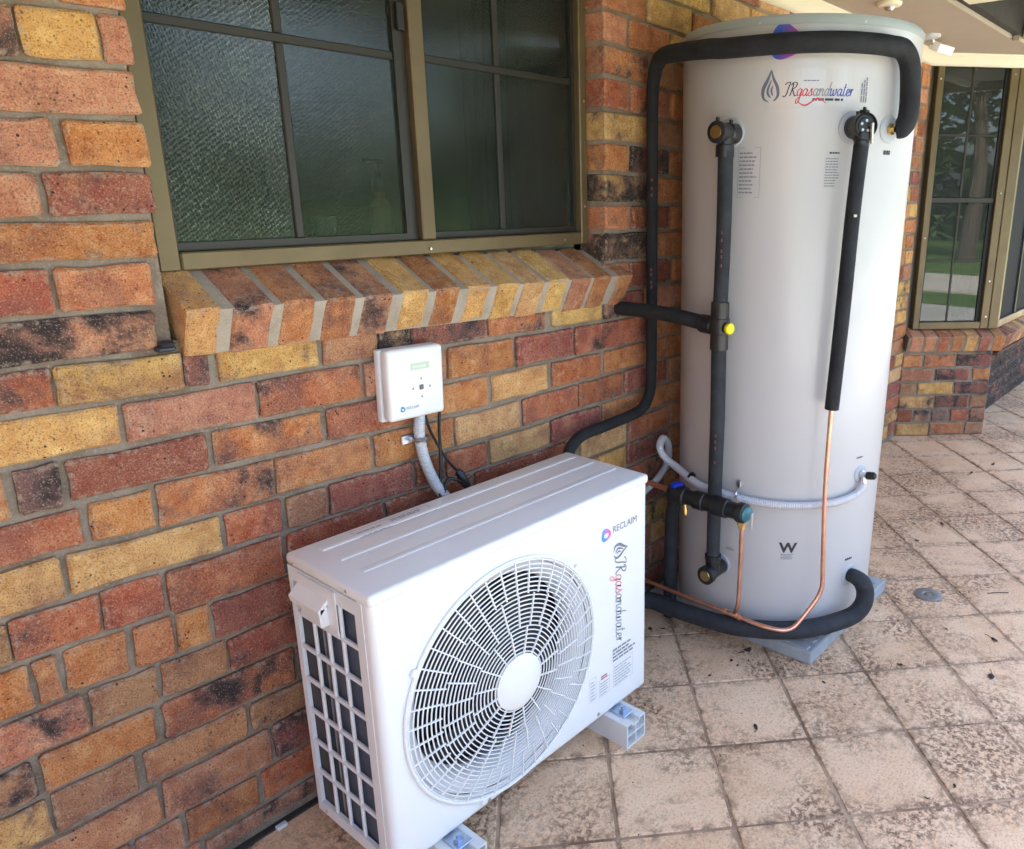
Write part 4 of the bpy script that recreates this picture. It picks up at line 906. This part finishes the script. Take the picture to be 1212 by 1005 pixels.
# conduit, clip and cables below the controller
def corr(pts, r, amp, pitch, n=12, sm=10):
    P = [Vector(p) for p in pts]; Q = []
    for i in range(len(P)-1):
        g = lambda k: P[min(max(k, 0), len(P)-1)]
        p0, p1, p2, p3 = g(i-1), g(i), g(i+1), g(i+2)
        for k in range(sm):
            t = k/sm; Q.append((2*p1+(p2-p0)*t+(2*p0-5*p1+4*p2-p3)*t*t+(-p0+3*p1-3*p2+p3)*t**3)*.5)
    Q.append(P[-1]); S = [Q[0]]; acc = 0
    step = pitch/4
    d = 0; i = 0; cur = Q[0]
    while i < len(Q)-1:
        seg = Q[i+1]-cur; L = seg.length
        if d+L >= step: cur = cur+seg*((step-d)/L); S.append(cur); d = 0
        else: d += L; i += 1; cur = Q[i]
    rad = [r+amp*(1 if (k % 4) in (0, 1) else -1)*.5 for k in range(len(S))]
    return MB().tube(S, rad, n, 1)
cd = corr([(.282, -.026, .925), (.277, -.022, .875), (.279, -.022, .83), (.290, -.024, .775), (.312, -.035, .71), (.34, -.06, .66)], .0135, .0016, .0065).build("conduit", CONDUIT, None, True, angle=80)
tag(cd, "grey corrugated conduit curving down from the wall controller", "conduit")
cl = MB().box((.236, -.007, .838), (.270, -.001, .862), .002, 1); cl.tube([(.262, -.008, .85), (.262, -.03, .85), (.279, -.04, .85), (.297, -.03, .85), (.297, -.008, .85)], .006, 6, 5); tag(cl.build("pipe_clip", STEEL, None, True), "white saddle clip holding the conduit under the controller", "clip")
c1 = MB().tube([(.288, -.035, .92), (.300, -.03, .875), (.325, -.025, .825), (.350, -.03, .775), (.378, -.035, .735)], .0038, 8).build("cable", BLACKP, None, True); tag(c1, "thin black cable from the controller ending in a plug behind the heat pump", "cable")
c2 = MB().tube([(.333, -.035, .92), (.331, -.03, .87), (.333, -.026, .82), (.328, -.03, .765), (.313, -.04, .71), (.30, -.06, .67)], .0042, 8).build("cable", BLACKP, None, True); tag(c2, "second black cable hanging straight down beside the grey conduit", "cable")
c3 = MB().tube([(.315, -.05, .69), (.335, -.045, .728), (.36, -.05, .722), (.385, -.05, .70), (.41, -.06, .675)], .0045, 8).build("cable", BLACKP, None, True); tag(c3, "short loop of black cable bunched at the back of the heat pump", "cable")
c4 = MB().lathe([(.006, 0), (.011, .008), (.011, .05), (.009, .055)], (.376, -.035, .742), (.35, -.2, -.9), 12).build("plug", BLACKP, None, True); tag(c4, "black inline plug on the cable behind the heat pump", "plug")
bkt = MB().box((-.272, -.020, 1.150), (-.240, .004, 1.160), .003, 1); bkt.lathe([(.012, 0), (.015, .006), (.008, .011)], (-.254, -.012, 1.160), (0, 0, 1), 14)
tag(bkt.build("wall_bracket", mat("tarnished_metal", (.05, .055, .065), .5, metal=.5), None, True), "small tarnished pipe bracket on the wall at the left end of the sill", "bracket")
tg = MB().box((-.19, -.018, .0005), (-.165, -.004, .010), .002, 1); tag(tg.build("plastic_packer", PVC), "tiny white plastic packer on the floor against the wall", "packer")

# ---------------------------------------------------------------- tank, pad
TCX, TCY, TZ0, TZ1 = 1.47, -.387, .06, 1.888
def trad(z): return .334+(.352-.334)*(z-TZ0)/(TZ1-TZ0)
def tp(th, z, dr=0):
    r = trad(z)+dr; return Vector((TCX+r*math.cos(R_(th)), TCY+r*math.sin(R_(th)), z))
pd = MB().box((1.192, -.690, .0), (1.812, -.045, .047), .006, 2)
pad = pd.build("tank_pad", PAD, None, loc=(1.5, -.36, 0)); tag(pad, "grey ribbed slab under the hot water tank", "slab")
for k in range(13): MB().box((1.21+.046*k-.011, -.672, .0455), (1.21+.046*k+.013, -.058, .0515), .002, 1).build("rib", PAD, pad)
tank = empty("hot_water_tank", (TCX, TCY, .05), "tall off-white cylindrical hot water tank on a grey slab", "water tank")
MB().lathe([(.318, TZ0-.008), (.334, TZ0+.006), (.335, TZ0+.03), (.3517, 1.866)], (TCX, TCY, 0), (0, 0, 1), 128).build("shell", TANKW, tank, True)
MB().lathe([(.3548, 1.864), (.3555, 1.878), (.349, 1.889), (.30, 1.897), (.0, 1.90)], (TCX, TCY, 0), (0, 0, 1), 128).build("lid", GREYRIM, tank, True)
MB().lathe([(.32, .0515), (.3385, .055), (.3385, .062), (.33, .066)], (TCX, TCY, 0), (0, 0, 1), 96).build("base_ring", TANKW, tank, True)
for th in range(100, 460, 45): MB().lathe([(.003, 0), (.003, .002)], tp(th, 1.871, .0030), tp(th, 0)-Vector((TCX, TCY, 0)), 8).build("rivet", STEEL, tank)
FL = mat("flange_grey", (.42, .45, .47), .5)
def flange(th, z, R=.036):
    p = tp(th, z, -.008); d = (tp(th, z)-Vector((TCX, TCY, z))).normalized()
    MB().lathe([(R, 0), (R, .009), (R-.004, .012), (.014, .012)], p, d, 32).build("port_flange", FL, tank, True); return tp(th, z), d
for th, z, R in ((177.8, 1.603, .040), (-126.6, 1.612, .043), (-106.2, 1.612, .037), (-102.9, .598, .030), (178.6, .284, .038), (-104.3, .249, .036)): flange(th, z, R)
def on_tank(th0, z0, dr=.0012): return lambda x, y: tp(th0+math.degrees(x/trad(z0)), z0+y, dr)
def tank_print(nm, vs, fs, th, z, m, dr=.0012): mb = MB(); flat(mb, vs, fs, on_tank(th, z, dr)); return mb.build(nm, m, tank)
# dealer sticker: clear film, flame, lettering in four colours, round maker's logo half behind the pipe
def film(th, z, w_, h_, nm="sticker_film"):
    vs, fs = [], []; n = 14
    for k in range(n+1): vs += [(w_*k/n, 0), (w_*k/n, h_)]
    fs = [(2*k, 2*k+2, 2*k+3, 2*k+1) for k in range(n)]; return tank_print(nm, vs, fs, th, z, LABELP, .0006)
film(-167.0, 1.658, .225, .10)
vs, fs = flame_logo(0, 0, .080); vs = [(x*.88, y) for x, y in vs]; tank_print("flame_mark", vs, fs, -164.2, 1.676, mat("ink_slate", (.13, .15, .20), .5))
vs_all, _ = cursive("JRgasandwater"); kx = .186/max(v[0] for v in vs_all)
adv = 0
for t, mt in (("JR", INK), ("gas", INKR), ("and", INKG), ("water", INKB)):
    vs, fs = cursive(t); tank_print("lettering", [(x*kx+adv, y*.0175) for x, y in vs], fs, -158.2, 1.690, mt); adv += cadv(t)*kx
def swash():
    vs, fs = [], []
    for k in range(17):
        t = k/16; x = .035+.075*t; y = -.012-.010*math.sin(t*6.3)-.006*t; w_ = .0012+.0012*math.sin(t*3.1); vs += [(x, y-w_), (x, y+w_)]
    return vs, [(2*k, 2*k+2, 2*k+3, 2*k+1) for k in range(16)]
tank_print("flourish", *swash(), -158.2, 1.690, INKR)
tank_print("small_print", *stripes(.075, -.012, .10, .008, 1, pr, .75), -158.2, 1.690, INK); tank_print("small_print", *stripes(.05, .036, .05, .004, 1, pr, .7), -158.2, 1.690, INKG)
vs, fs = ring_logo(0, 0, .0425); c = tp(-158.5, 1.822)
o = tank_print("logo", vs, fs, -158.5, 1.822, grad_mat("logo_gradient_tank", (.015, .10, .55), (.50, .02, .28), (math.sin(R_(21.5)), -math.cos(R_(21.5)), -.2), (c.x*math.sin(R_(21.5))-c.y*math.cos(R_(21.5))-.2*c.z)-.02, (c.x*math.sin(R_(21.5))-c.y*math.cos(R_(21.5))-.2*c.z)+.04))
def vprint(th, z, w_, h_, n):
    a, b = stripes(0, 0, h_, w_, n, pr, .55); return [(w_-y, x) for x, y in a], b
tank_print("small_print", *vprint(0, 0, .022, .066, 3), -124.8, 1.676, INKG)
tank_print("instruction_label", *stripes(.004, .006, .052, .115, 11, pr, .38), -178.2, 1.435, INKG); tank_print("instruction_label", *outline(0, 0, .066, .132, .0009), -178.2, 1.430, INKG)
film(-138.9, 1.455, .05, .10); tank_print("instruction_label", *stripes(.003, .003, .042, .078, 11, pr, .42), -138.9, 1.457, INKG); tank_print("port_label", *stripes(.012, .088, .030, .005, 1, pr, .9), -138.9, 1.457, INK)
tank_print("port_label", *stripes(-.016, 0, .032, .012, 1, pr, .95), -106.0, 1.546, INK); film(-104.2, 1.546, .012, .012)
tank_print("port_label", *stripes(-.02, 0, .04, .005, 1, pr, .9), -103.8, .652, INK); tank_print("port_label", *stripes(-.022, 0, .042, .008, 1, pr, .9), -105.2, .306, INK); tank_print("port_label", *stripes(.02, 0, .028, .010, 2, pr, .6), 178.6, .342, INKG)
vs, fs = text_data("W", .046, 0, 1.1, .0016); wd = width(vs); tank_print("approval_mark", [(x-wd/2, y) for x, y in vs], fs, -144.0, .362, INK); tank_print("small_print", *stripes(-.022, -.024, .044, .020, 4, pr, .45), -144.0, .362, INKG)

# ---------------------------------------------------------------- pipework
RP = []
lp = [(.735, -.085, .60), (.745, -.075, .665), (.775, -.062, .705), (.84, -.052, .727), (.95, -.050, .731), (1.07, -.050, .737), (1.135, -.050, .748), (1.172, -.050, .785), (1.184, -.050, .85), (1.184, -.050, 1.09), (1.182, -.050, 1.35), (1.180, -.050, 1.60), (1.178, -.052, 1.735), (1.172, -.066, 1.795), (1.150, -.105, 1.823), (1.122, -.17, 1.825)]
lr = [.018]*12+[.019, .021, .0235, .025]
for th, z in ((-192, 1.818), (-184, 1.813), (-172, 1.811), (-160, 1.812), (-148, 1.813), (-136, 1.814), (-124, 1.813), (-116, 1.811)):
    p = tp(th, z, .040); lp.append(tuple(p)); lr.append(.0258)
for th, z, d in ((-109.5, 1.806, .040), (-105, 1.776, .041), (-103.4, 1.72, .043), (-103.2, 1.66, .045), (-103.6, 1.632, .043), (-104.6, 1.614, .034), (-105.9, 1.610, .022)):
    lp.append(tuple(tp(th, z, d))); lr.append(.0272 if d > .036 else .027 if d > .03 else .022)
loop = MB().tube(lp, lr, 18, 6).build("lagged_pipe", LAG, None, True); tag(loop, "black foam lagged pipe climbing the wall and crossing the top of the tank", "pipe")
for z in (1.145, 1.16, 1.185, 1.20, 1.43, 1.45, 1.475):
    MB().box((1.162, -.064, z), (1.168, -.058, z+.009), .001, 1).build("print_mark", mat("lagging_print_red", (.16, .05, .055), .8), loop)
pp_, dd_ = tp(-106.2, 1.612), (tp(-106.2, 1.612)-Vector((TCX, TCY, 1.612))).normalized()
nutm = MB().lathe([(.015, 0), (.015, .012), (.011, .013), (.011, .022)], pp_+dd_*.002, dd_, 6).build("port_nut", BRASS, None); tag(nutm, "brass nut joining the black top pipe to the tank", "nut")
# lower lagged hose round the foot of the tank
hl = [tuple(tp(-104.3, .250, .002)), tuple(tp(-104.6, .252, .030)), tuple(tp(-103.6, .238, .052)), tuple(tp(-102.8, .205, .062)), tuple(tp(-104.0, .165, .062)), tuple(tp(-109, .138, .056)), tuple(tp(-118, .128, .050)), tuple(tp(-130, .120, .048)), tuple(tp(-144, .114, .048)), tuple(tp(-158, .110, .050)), tuple(tp(-172, .105, .055)), (1.068, -.30, .102), (1.066, -.22, .10), (1.06, -.15, .10), (1.02, -.10, .10), (.93, -.085, .11), (.80, -.085, .13), (.74, -.10, .15)]
hs_ = MB().tube(hl, [.022, .025]+[.0285]*16, 18, 6).build("lagged_hose", LAG2, None, True); tag(hs_, "dark grey lagged hose curving round the foot of the tank", "hose")
# valve column on the left of the tank
CX_, CY_ = 1.066, -.389
col = empty("valve_column", (CX_, CY_, .25), "dark lagged pipe column with black tees down the left of the tank", "pipe")
MB().tube([(CX_-.004, CY_-.004, 1.552), (CX_-.004, CY_-.006, 1.40), (CX_-.002, CY_-.004, 1.27), (CX_, CY_, 1.135)], .0215, 16, 5).build("lagging", LAG2, col, True)
MB().tube([(CX_, CY_, 1.005), (CX_+.002, CY_-.002, .80), (CX_+.004, CY_, .62), (CX_+.005, CY_, .33)], [.0225, .0225, .022, .021], 16, 5).build("lagging", LAG2, col, True)
tpo = Vector((CX_-.002, CY_, 1.598))
tb = MB().lathe([(.024, -.045), (.028, -.043), (.028, -.01), (.024, -.006), (.024, .030), (.029, .034), (.029, .046), (.026, .048)], tpo, (-1, 0, 0), 24); tb.lathe([(.022, -.01), (.022, -.03), (.0255, -.032), (.0255, -.062)], tpo, (0, 0, 1), 24)
tb.box((CX_-.047, CY_-.004, 1.622), (CX_-.037, CY_+.004, 1.636), .001, 1).box((CX_+.02, CY_-.004, 1.622), (CX_+.03, CY_+.004, 1.634), .001, 1)
te = tb.build("tee", BLACKP, col, True); MB().lathe([(.0175, 0), (.0165, .004)], tpo+Vector((-.047, 0, 0)), (-1, 0, 0), 20).build("brass_end", BRASS, te, True)
mt_ = MB().lathe([(.0265, 1.002), (.0265, 1.048), (.029, 1.05), (.029, 1.092), (.0265, 1.094), (.0265, 1.140)], (CX_, CY_, 0), (0, 0, 1), 24); mt_.lathe([(.020, 0), (.024, .022), (.027, .024), (.027, .062)], (CX_, CY_, 1.068), (0, 1, .08), 24).lathe([(.016, 0), (.016, .032)], (CX_, CY_, 1.068), (-.25, -1, 0), 16)
te2 = mt_.build("tee", BLACKP, col, True); MB().lathe([(.0155, 0), (.0165, .002), (.0165, .010), (.014, .013)], (CX_-.009, CY_-.034, 1.068), (-.25, -1, 0), 20).build("yellow_cap", YELLOW, te2, True, "bright yellow round cap on the middle tee")
bl = Vector((CX_+.006, CY_, .284)); eb = MB().lathe([(.024, -.05), (.024, .024), (.030, .026), (.030, .042), (.027, .044)], bl, (-1, 0, 0), 24).lathe([(.0235, 0), (.0235, .04), (.026, .042), (.026, .058)], bl, (0, 0, 1), 24)
te3 = eb.build("tee", BLACKP, col, True); MB().lathe([(.0185, 0), (.017, .004)], bl+Vector((-.043, 0, 0)), (-1, 0, 0), 20).build("brass_end", BRASS, te3, True)
lpz = random.Random(4)
for z in (1.33, 1.31, 1.28, 1.265, 1.24, .74, .72, .70, .655):
    MB().box((CX_-.0245, CY_-.014, z), (CX_-.0195, CY_-.010, z+.010), .001, 1).build("print_mark", mat("lagging_print_red", (.16, .05, .055), .8), col)
hzp = MB().tube([(CX_+.002, CY_+.062, 1.074), (CX_+.004, -.22, 1.084), (CX_+.006, -.10, 1.088), (1.068, .03, 1.086)], .0225, 16, 4).build("lagged_branch_pipe", LAG, None, True); tag(hzp, "short black lagged pipe from the tee into the wall below the sill end", "pipe")
# tempering valve across the column
tv = empty("tempering_valve", (1.05, -.38, .52), "black tempering valve with blue and teal caps crossing the lower valve column", "valve")
VX, VZ = 1.040, .526
MB().lathe([(.022, -.27), (.030, -.272), (.030, -.300), (.024, -.304), (.024, -.335), (.029, -.338), (.029, -.372), (.026, -.375), (.026, -.410), (.030, -.413), (.030, -.455), (.025, -.458), (.025, -.492), (.028, -.494)], (VX, 0, VZ), (0, 1, 0), 24).build("body", BLACKP, tv, True)
MB().lathe([(.028, 0), (.031, .004), (.031, .024), (.020, .028)], (VX, -.492, VZ), (0, -1, 0), 24).build("end_housing", BLACKP, tv, True)
MB().lathe([(.024, 0), (.023, .008), (.018, .011)], (VX, -.518, VZ), (-.25, -1, 0), 24).build("teal_cap", TEAL, tv, True)
MB().lathe([(.032, -.02), (.034, -.018), (.034, .012), (.028, .022)], (VX+.008, -.262, VZ), (0, 0, 1), 20).build("inlet_housing", BLACKP, tv, True)
MB().lathe([(.021, 0), (.021, .010), (.016, .014)], (VX+.008, -.262, VZ+.020), (0, 0, 1), 18).build("blue_cap", BLUE, tv, True)
MB().lathe([(.008, 0), (.008, .024), (.006, .034)], (VX-.002, -.300, VZ-.026), (-.15, -.2, -1), 12).build("brass_spigot", BRASS, tv, True)
MB().box((VX-.012, -.548, VZ-.042), (VX-.004, -.540, VZ+.012), .002, 1).build("lever", STEEL, tv)
MB().lathe([(.012, 0), (.014, .003), (.014, .018), (.010, .020), (.011, .028)], (VX+.010, -.500, VZ-.028), (.05, 0, -1), 6).build("brass_union", BRASS, tv)
dn = MB().tube([(1.085, -.235, .505), (1.128, -.195, .45), (1.145, -.172, .33), (1.148, -.168, .012)], .0225, 14, 4).build("lagged_drop_pipe", LAG2, None, True); tag(dn, "dark lagged pipe dropping to the floor between heat pump and tank", "pipe")
cs = MB().tube([(VX+.004, -.285, VZ+.002), (VX+.010, -.20, VZ+.004), (VX+.02, -.01, VZ+.008)], .0085, 12, 4).build("copper_pipe", COPPER, None, True); tag(cs, "short bare copper pipe from the tempering valve to the wall", "pipe")
# temperature relief valve, drain lagging and copper
rv = empty("relief_valve", tuple(tp(-126.6, 1.612)), "black relief valve with a silver lever at the top of the long drain pipe", "valve")
d6 = (tp(-126.6, 1.61)-Vector((TCX, TCY, 1.61))).normalized(); p6 = tp(-126.6, 1.612)
dv = Vector((-.62, -.78, 0)).normalized()
MB().lathe([(.026, 0), (.030, .004), (.030, .03), (.024, .034), (.027, .04), (.033, .044), (.033, .070), (.030, .073), (.026, .066), (.0, .066)], p6, dv, 26).build("body", BLACKP, rv, True)
MB().lathe([(.022, 0), (.020, .002), (.0, .002)], p6+dv*.0662, dv, 20).build("face", BLACKP, rv)
for k in range(5):
    a = k*1.256+.4; e1 = Vector((dv.y, -dv.x, 0)); MB().lathe([(.0042, 0), (.0036, .002)], p6+dv*.0682+e1*(.013*math.cos(a))+Vector((0, 0, .013*math.sin(a))), dv, 8).build("vent_hole", STEEL, rv)
MB().box((-.005, -.004, -.040), (.005, .003, .012), .0015, 1, Matrix.Translation(p6+dv*.077+Vector((.012, -.008, -.004))) @ Matrix.Rotation(R_(-6), 4, 'Y')).build("lever", STEEL, rv)
tb_ = MB(); tb_.box((-.012, -.01, .030), (.012, .01, .040), .002, 1, Matrix.Translation(p6+dv*.055)).box((-.004, -.004, .03), (.004, .004, .047), .001, 1, Matrix.Translation(p6+dv*.055)).box((-.004, -.004, .026), (.004, .004, .04), .001, 1, Matrix.Translation(p6+dv*.02)); tb_.build("top_tab", BLACKP, rv)
q6 = p6+dv*.052
MB().lathe([(.024, -.018), (.024, -.034), (.021, -.036), (.021, -.05)], q6, (0, 0, 1), 20).build("outlet", BLACKP, rv, True)
dr = MB().tube([q6+Vector((0, 0, -.04)), tp(-128.6, 1.396, .06), tp(-129.4, 1.123, .058), tp(-130.6, .842, .055)], [.0205, .0205, .0212, .0208], 18, 8).build("lagged_drain_pipe", LAG, None, True); nk = tp(-129.0, 1.385, .082); MB().box((nk.x-.010, nk.y-.002, nk.z-.004), (nk.x+.006, nk.y+.004, nk.z+.004), .0015, 1).build("staple", STEEL, dr); tag(dr, "long black foam lagged drain pipe hanging from the relief valve", "pipe")
cp_pts = [tp(-130.6, .86, .055), tp(-130.75, .80, .054), tp(-130.8, .60, .056), tp(-129.6, .38, .060), tp(-129.0, .285, .062), tp(-129.4, .262, .063), tp(-131.5, .230, .066), tp(-138, .172, .076), tp(-141.5, .146, .082), tp(-145, .137, .085), tp(-149, .138, .085), (1.094, -.55, .142), (1.090, -.46, .146), (1.086, -.35, .149), (1.082, -.22, .152), (1.085, -.02, .155)]
cpp = MB().tube(cp_pts, .0070, 12, 5).build("copper_drain_pipe", COPPER, None, True); tag(cpp, "long bare copper pipe running down the tank and back to the wall near the floor", "pipe")
ctb = empty("copper_branch", (1.09, -.44, .15), "short vertical copper branch with a tee below the tempering valve", "pipe")
MB().tube([(VX+.011, -.501, VZ-.052), (VX+.014, -.500, .40), (VX+.018, -.497, .28), (VX+.019, -.495, .215), (VX+.032, -.482, .180), (1.090, -.466, .152)], .0066, 12, 5).build("riser", COPPER, ctb, True)
MB().lathe([(.0112, -.034), (.0112, -.022), (.0098, -.021), (.0098, .021), (.0112, .022), (.0112, .034)], (1.0895, -.457, .1462), (-.035, 1, .03), 16).build("tee", COPPER, ctb, True)
# sensor fitting and its grey flexible conduit
sn = empty("sensor_fitting", tuple(tp(-102.9, .598)), "small chrome and black fitting on the right side of the tank", "fitting")
ps, ds = tp(-102.9, .598), (tp(-102.9, .598)-Vector((TCX, TCY, .598))).normalized()
MB().lathe([(.014, 0), (.014, .010), (.010, .012), (.010, .024)], ps, ds, 6).build("nut", STEEL, sn)
MB().lathe([(.010, 0), (.013, .006), (.012, .026), (.006, .032)], ps+ds*.022, (ds+Vector((.55, 0, .05))), 14).build("plug", BLACKP, sn, True)
MB().lathe([(.010, 0), (.010, .030)], ps+ds*.014, (-.15, -.1, -1), 12).build("gland", STEEL, sn, True)
fp = [ps+ds*.016+Vector((-.003, -.002, -.028)), tp(-104.8, .558, .018), tp(-108.5, .541, .016), tp(-115, .533, .015), tp(-124, .528, .015), tp(-138, .526, .015), tp(-152, .527, .015), tp(-166, .531, .016), tp(-177, .537, .018), tp(-188, .540, .022), tp(-197, .548, .03), (1.174, -0.165, 0.558), (1.159, -0.13, 0.587), (1.157, -0.11, 0.62), (1.209, -0.085, 0.632), (1.28, -0.055, 0.586), (1.316, -0.03, 0.517), (1.283, -0.025, 0.47), (1.208, -0.025, 0.438), (1.077, -0.025, 0.406)]
fc = corr(fp, .0118, .0022, .0068, 10).build("flexible_conduit", mat("pale_conduit", (.60, .61, .62), .45), None, True, angle=80); tag(fc, "pale corrugated conduit looping from the wall round the tank to the sensor", "conduit")
sc = MB().tube([tp(-171, .525, .005), tp(-171, .537, .03), tp(-171, .556, .028), tp(-171, .566, .004)], .004, 6, 4); M_ = tp(-171, .572, .008); sc.box((M_.x-.006, M_.y-.008, M_.z-.006), (M_.x+.004, M_.y+.008, M_.z+.016), .002, 1); tag(sc.build("conduit_clip", STEEL, None, True), "metal saddle clip holding the pale conduit against the tank", "clip")
cbk = MB().lathe([(.0145, 0), (.0145, .008)], tp(-200, .556, .024), (tp(-203, .565, .026)-tp(-197, .550, .023)), 14).build("cable_tie", BLACKP); tag(cbk, "black tie round the pale conduit near the wall", "tie")

# ---------------------------------------------------------------- floor drain and litter
dg_ = empty("floor_drain", (1.884, -.828, 0), "round steel drain cover set in the floor tiles right of the tank", "drain")
MB().lathe([(.050, -.004), (.050, .003), (.046, .0045), (.020, .0042), (.018, .0025), (.0, .0025)], (1.884, -.828, 0), (0, 0, 1), 40).build("cover", mat("dull_steel", (.30, .32, .33), .45, metal=.7), dg_, True)
MB().lathe([(.012, .002), (.012, .0052), (.006, .006)], (1.884, -.828, 0), (0, 0, 1), 16).build("screw_plug", STEEL, dg_, True)
LEAF = mat("dead_leaf_brown", (.030, .020, .013), .8)
spots = [(1.144, -.489, .020), (1.062, -.478, .008), (1.05, -.508, .007), (1.096, -.521, .006), (1.073, -.196, .012), (1.492, -1.155, .014), (1.715, -1.107, .013), (1.377, -.909, .010), (1.083, -.771, .007), (1.139, -.761, .007), (.826, -.705, .014), (1.683, -.958, .008), (.861, -1.17, .007), (.948, -1.211, .007), (1.633, -.808, .006), (2.001, -.481, .012), (2.327, -.629, .012), (2.578, -.656, .014), (3.357, -.563, .018), (3.573, -.615, .02), (1.046, -.162, .012), (.95, -.468, .008)]
def where(x, y):
    if x > 1.9: return "small dark dead leaf on the far tiles towards the bay window"
    if y < -.85: return "small dark dead leaf on the open tiles at the right of the frame"
    if x < .96: return "small dark dead leaf on the tiles right of the mounting block"
    if x > 1.5: return "small dark dead leaf on the tiles close to the floor drain"
    return "small dark dead leaf on the tiles just in front of the tank slab"
lrd = random.Random(9)
for x, y, s_ in spots:
    m = MB(); n = 9; a0 = lrd.uniform(0, 6.3); el = lrd.uniform(.35, .75); vs = [(0, 0, s_*.45)]
    for k in range(n):
        a = 2*math.pi*k/n; r = s_*(1+lrd.uniform(-.25, .2)); px, py = r*math.cos(a), r*el*math.sin(a); vs.append((px*math.cos(a0)-py*math.sin(a0), px*math.sin(a0)+py*math.cos(a0), .0008+s_*lrd.uniform(0, .35)))
    fs = [(0, 1+k, 1+(k+1) % n) for k in range(n)]+[tuple(range(n, 0, -1))]
    m.faces(vs, fs); m.tube([(vs[1][0], vs[1][1], .002), (vs[1][0]*1.8, vs[1][1]*1.8+.003, .004), (vs[1][0]*2.3, vs[1][1]*2.0+.008, .002)], s_*.07, 5, 3)
    big = s_ >= .02 and x < 2
    tag(m.build("dead_leaf", LEAF, None, loc=(0, 0, 0)), "curled black dead leaf on the floor in front of the tank slab" if big else where(x, y), "leaf", None if big else "leaf litter "+where(x, y)[21:]).location = (x, y, 0)
tag(MB().tube([(2.03, -1.0, .003), (2.055, -1.03, .006), (2.085, -1.06, .003)], .0016, 6, 4).build("twig", LEAF, None, True), "short dark twig on the tiles near the right edge", "twig")
gr = MB(); grr = random.Random(12)
for k in range(900):
    x = grr.uniform(.3, 3.9); y = grr.uniform(-1.9, -.02)
    cl_ = math.sin(x*5.1+1)*math.cos(y*6.3)+math.sin(x*2.2-y*3)
    if cl_ < grr.uniform(-.9, 1.4): continue
    s_ = grr.uniform(.0010, .0034)
    a = grr.uniform(0, 3.14); e = grr.uniform(.3, .8); c, s2 = math.cos(a)*s_, math.sin(a)*s_
    gr.faces([(x+c, y+s2, .0004), (x-s2*e, y+c*e, .0004), (x-c, y-s2, .0004), (x+s2*e, y-c*e, .0004), (x, y, .0004+s_*.7)], [(0, 1, 4), (1, 2, 4), (2, 3, 4), (3, 0, 4)])
tag(gr.build("floor_crumbs", mat("dark_crumbs", (.05, .034, .022), .9)), "scatter of dark dirt crumbs over the floor tiles", "dirt", kind="stuff")

# ---------------------------------------------------------------- garden beyond the patio (lights the place and shows in the glass)
def tree(x, y, h, sp, seed, label, leafc):
    r = random.Random(seed); t = empty("garden_tree", (x, y, -.12), label, "tree", "trees across the lawn")
    m = MB().tube([(x, y, -.12), (x+.1, y, h*.25), (x-.05, y+.1, h*.5), (x+.1, y, h*.75)], [.22, .17, .12, .05], 9, 4)
    for k in range(7):
        a = r.uniform(0, 6.3); z = h*r.uniform(.3, .6); m.tube([(x, y, z), (x+sp*.4*math.cos(a), y+sp*.4*math.sin(a), z+h*.12), (x+sp*.75*math.cos(a), y+sp*.75*math.sin(a), z+h*.22)], [.09, .06, .02], 6, 3)
    m.build("trunk", mat("bark", (.10, .075, .055), .9, var=.3), t, True)
    vs, fs = [], []
    cl = [(x+sp*r.gauss(0, .42), y+sp*r.gauss(0, .42), h*(.62+.30*r.uniform(-1, 1))) for _ in range(42)]
    for q in range(2600):
        c = r.choice(cl); p = Vector((c[0]+r.gauss(0, .38), c[1]+r.gauss(0, .38), c[2]+r.gauss(0, .30))); a = Vector((r.gauss(0, 1), r.gauss(0, 1), r.gauss(0, .5))).normalized(); b = a.orthogonal().normalized()*r.uniform(.05, .1); a = a*r.uniform(.12, .22); i = len(vs)
        vs += [p-a, p+b, p+a, p-b]; fs.append((i, i+1, i+2, i+3))
    MB().faces(vs, fs).build("crown", leafc, t)
LG = mat("leaf_green", (.055, .10, .025), .6, var=.4, vscale=2); LG2 = mat("leaf_olive", (.075, .095, .03), .6, var=.4, vscale=2)
tree(5.0, -17, 7.5, 2.6, 1, "spreading garden tree across the lawn to the right, seen in the window reflections", LG)
tree(11.5, -13, 6.5, 2.4, 2, "olive green garden tree far to the right of the patio", LG2)
tree(-.5, -15, 8, 2.8, 3, "tall garden tree behind the camera across the driveway", LG)
tree(15, -6, 7, 2.6, 4, "rounded garden tree beyond the end of the house", LG)
tree(-7, -13, 7, 2.6, 5, "garden tree far behind on the left of the lawn", LG2)
hm_ = []
vs, fs = [], []; r = random.Random(8)
for q in range(7000):
    x = r.uniform(-25, 30); p = Vector((x, -24+r.gauss(0, .7), r.uniform(0, 3.2+.8*math.sin(x*.7)))); a = Vector((r.gauss(0, 1), r.gauss(0, 1), r.gauss(0, .6))).normalized(); b = a.orthogonal().normalized()*r.uniform(.12, .22); a = a*r.uniform(.22, .42); i = len(vs)
    vs += [p-a, p+b, p+a, p-b]; fs.append((i, i+1, i+2, i+3))
tag(MB().faces(vs, fs).build("hedge", LG), "long dense green hedge along the far side of the garden", "hedge", kind="stuff")
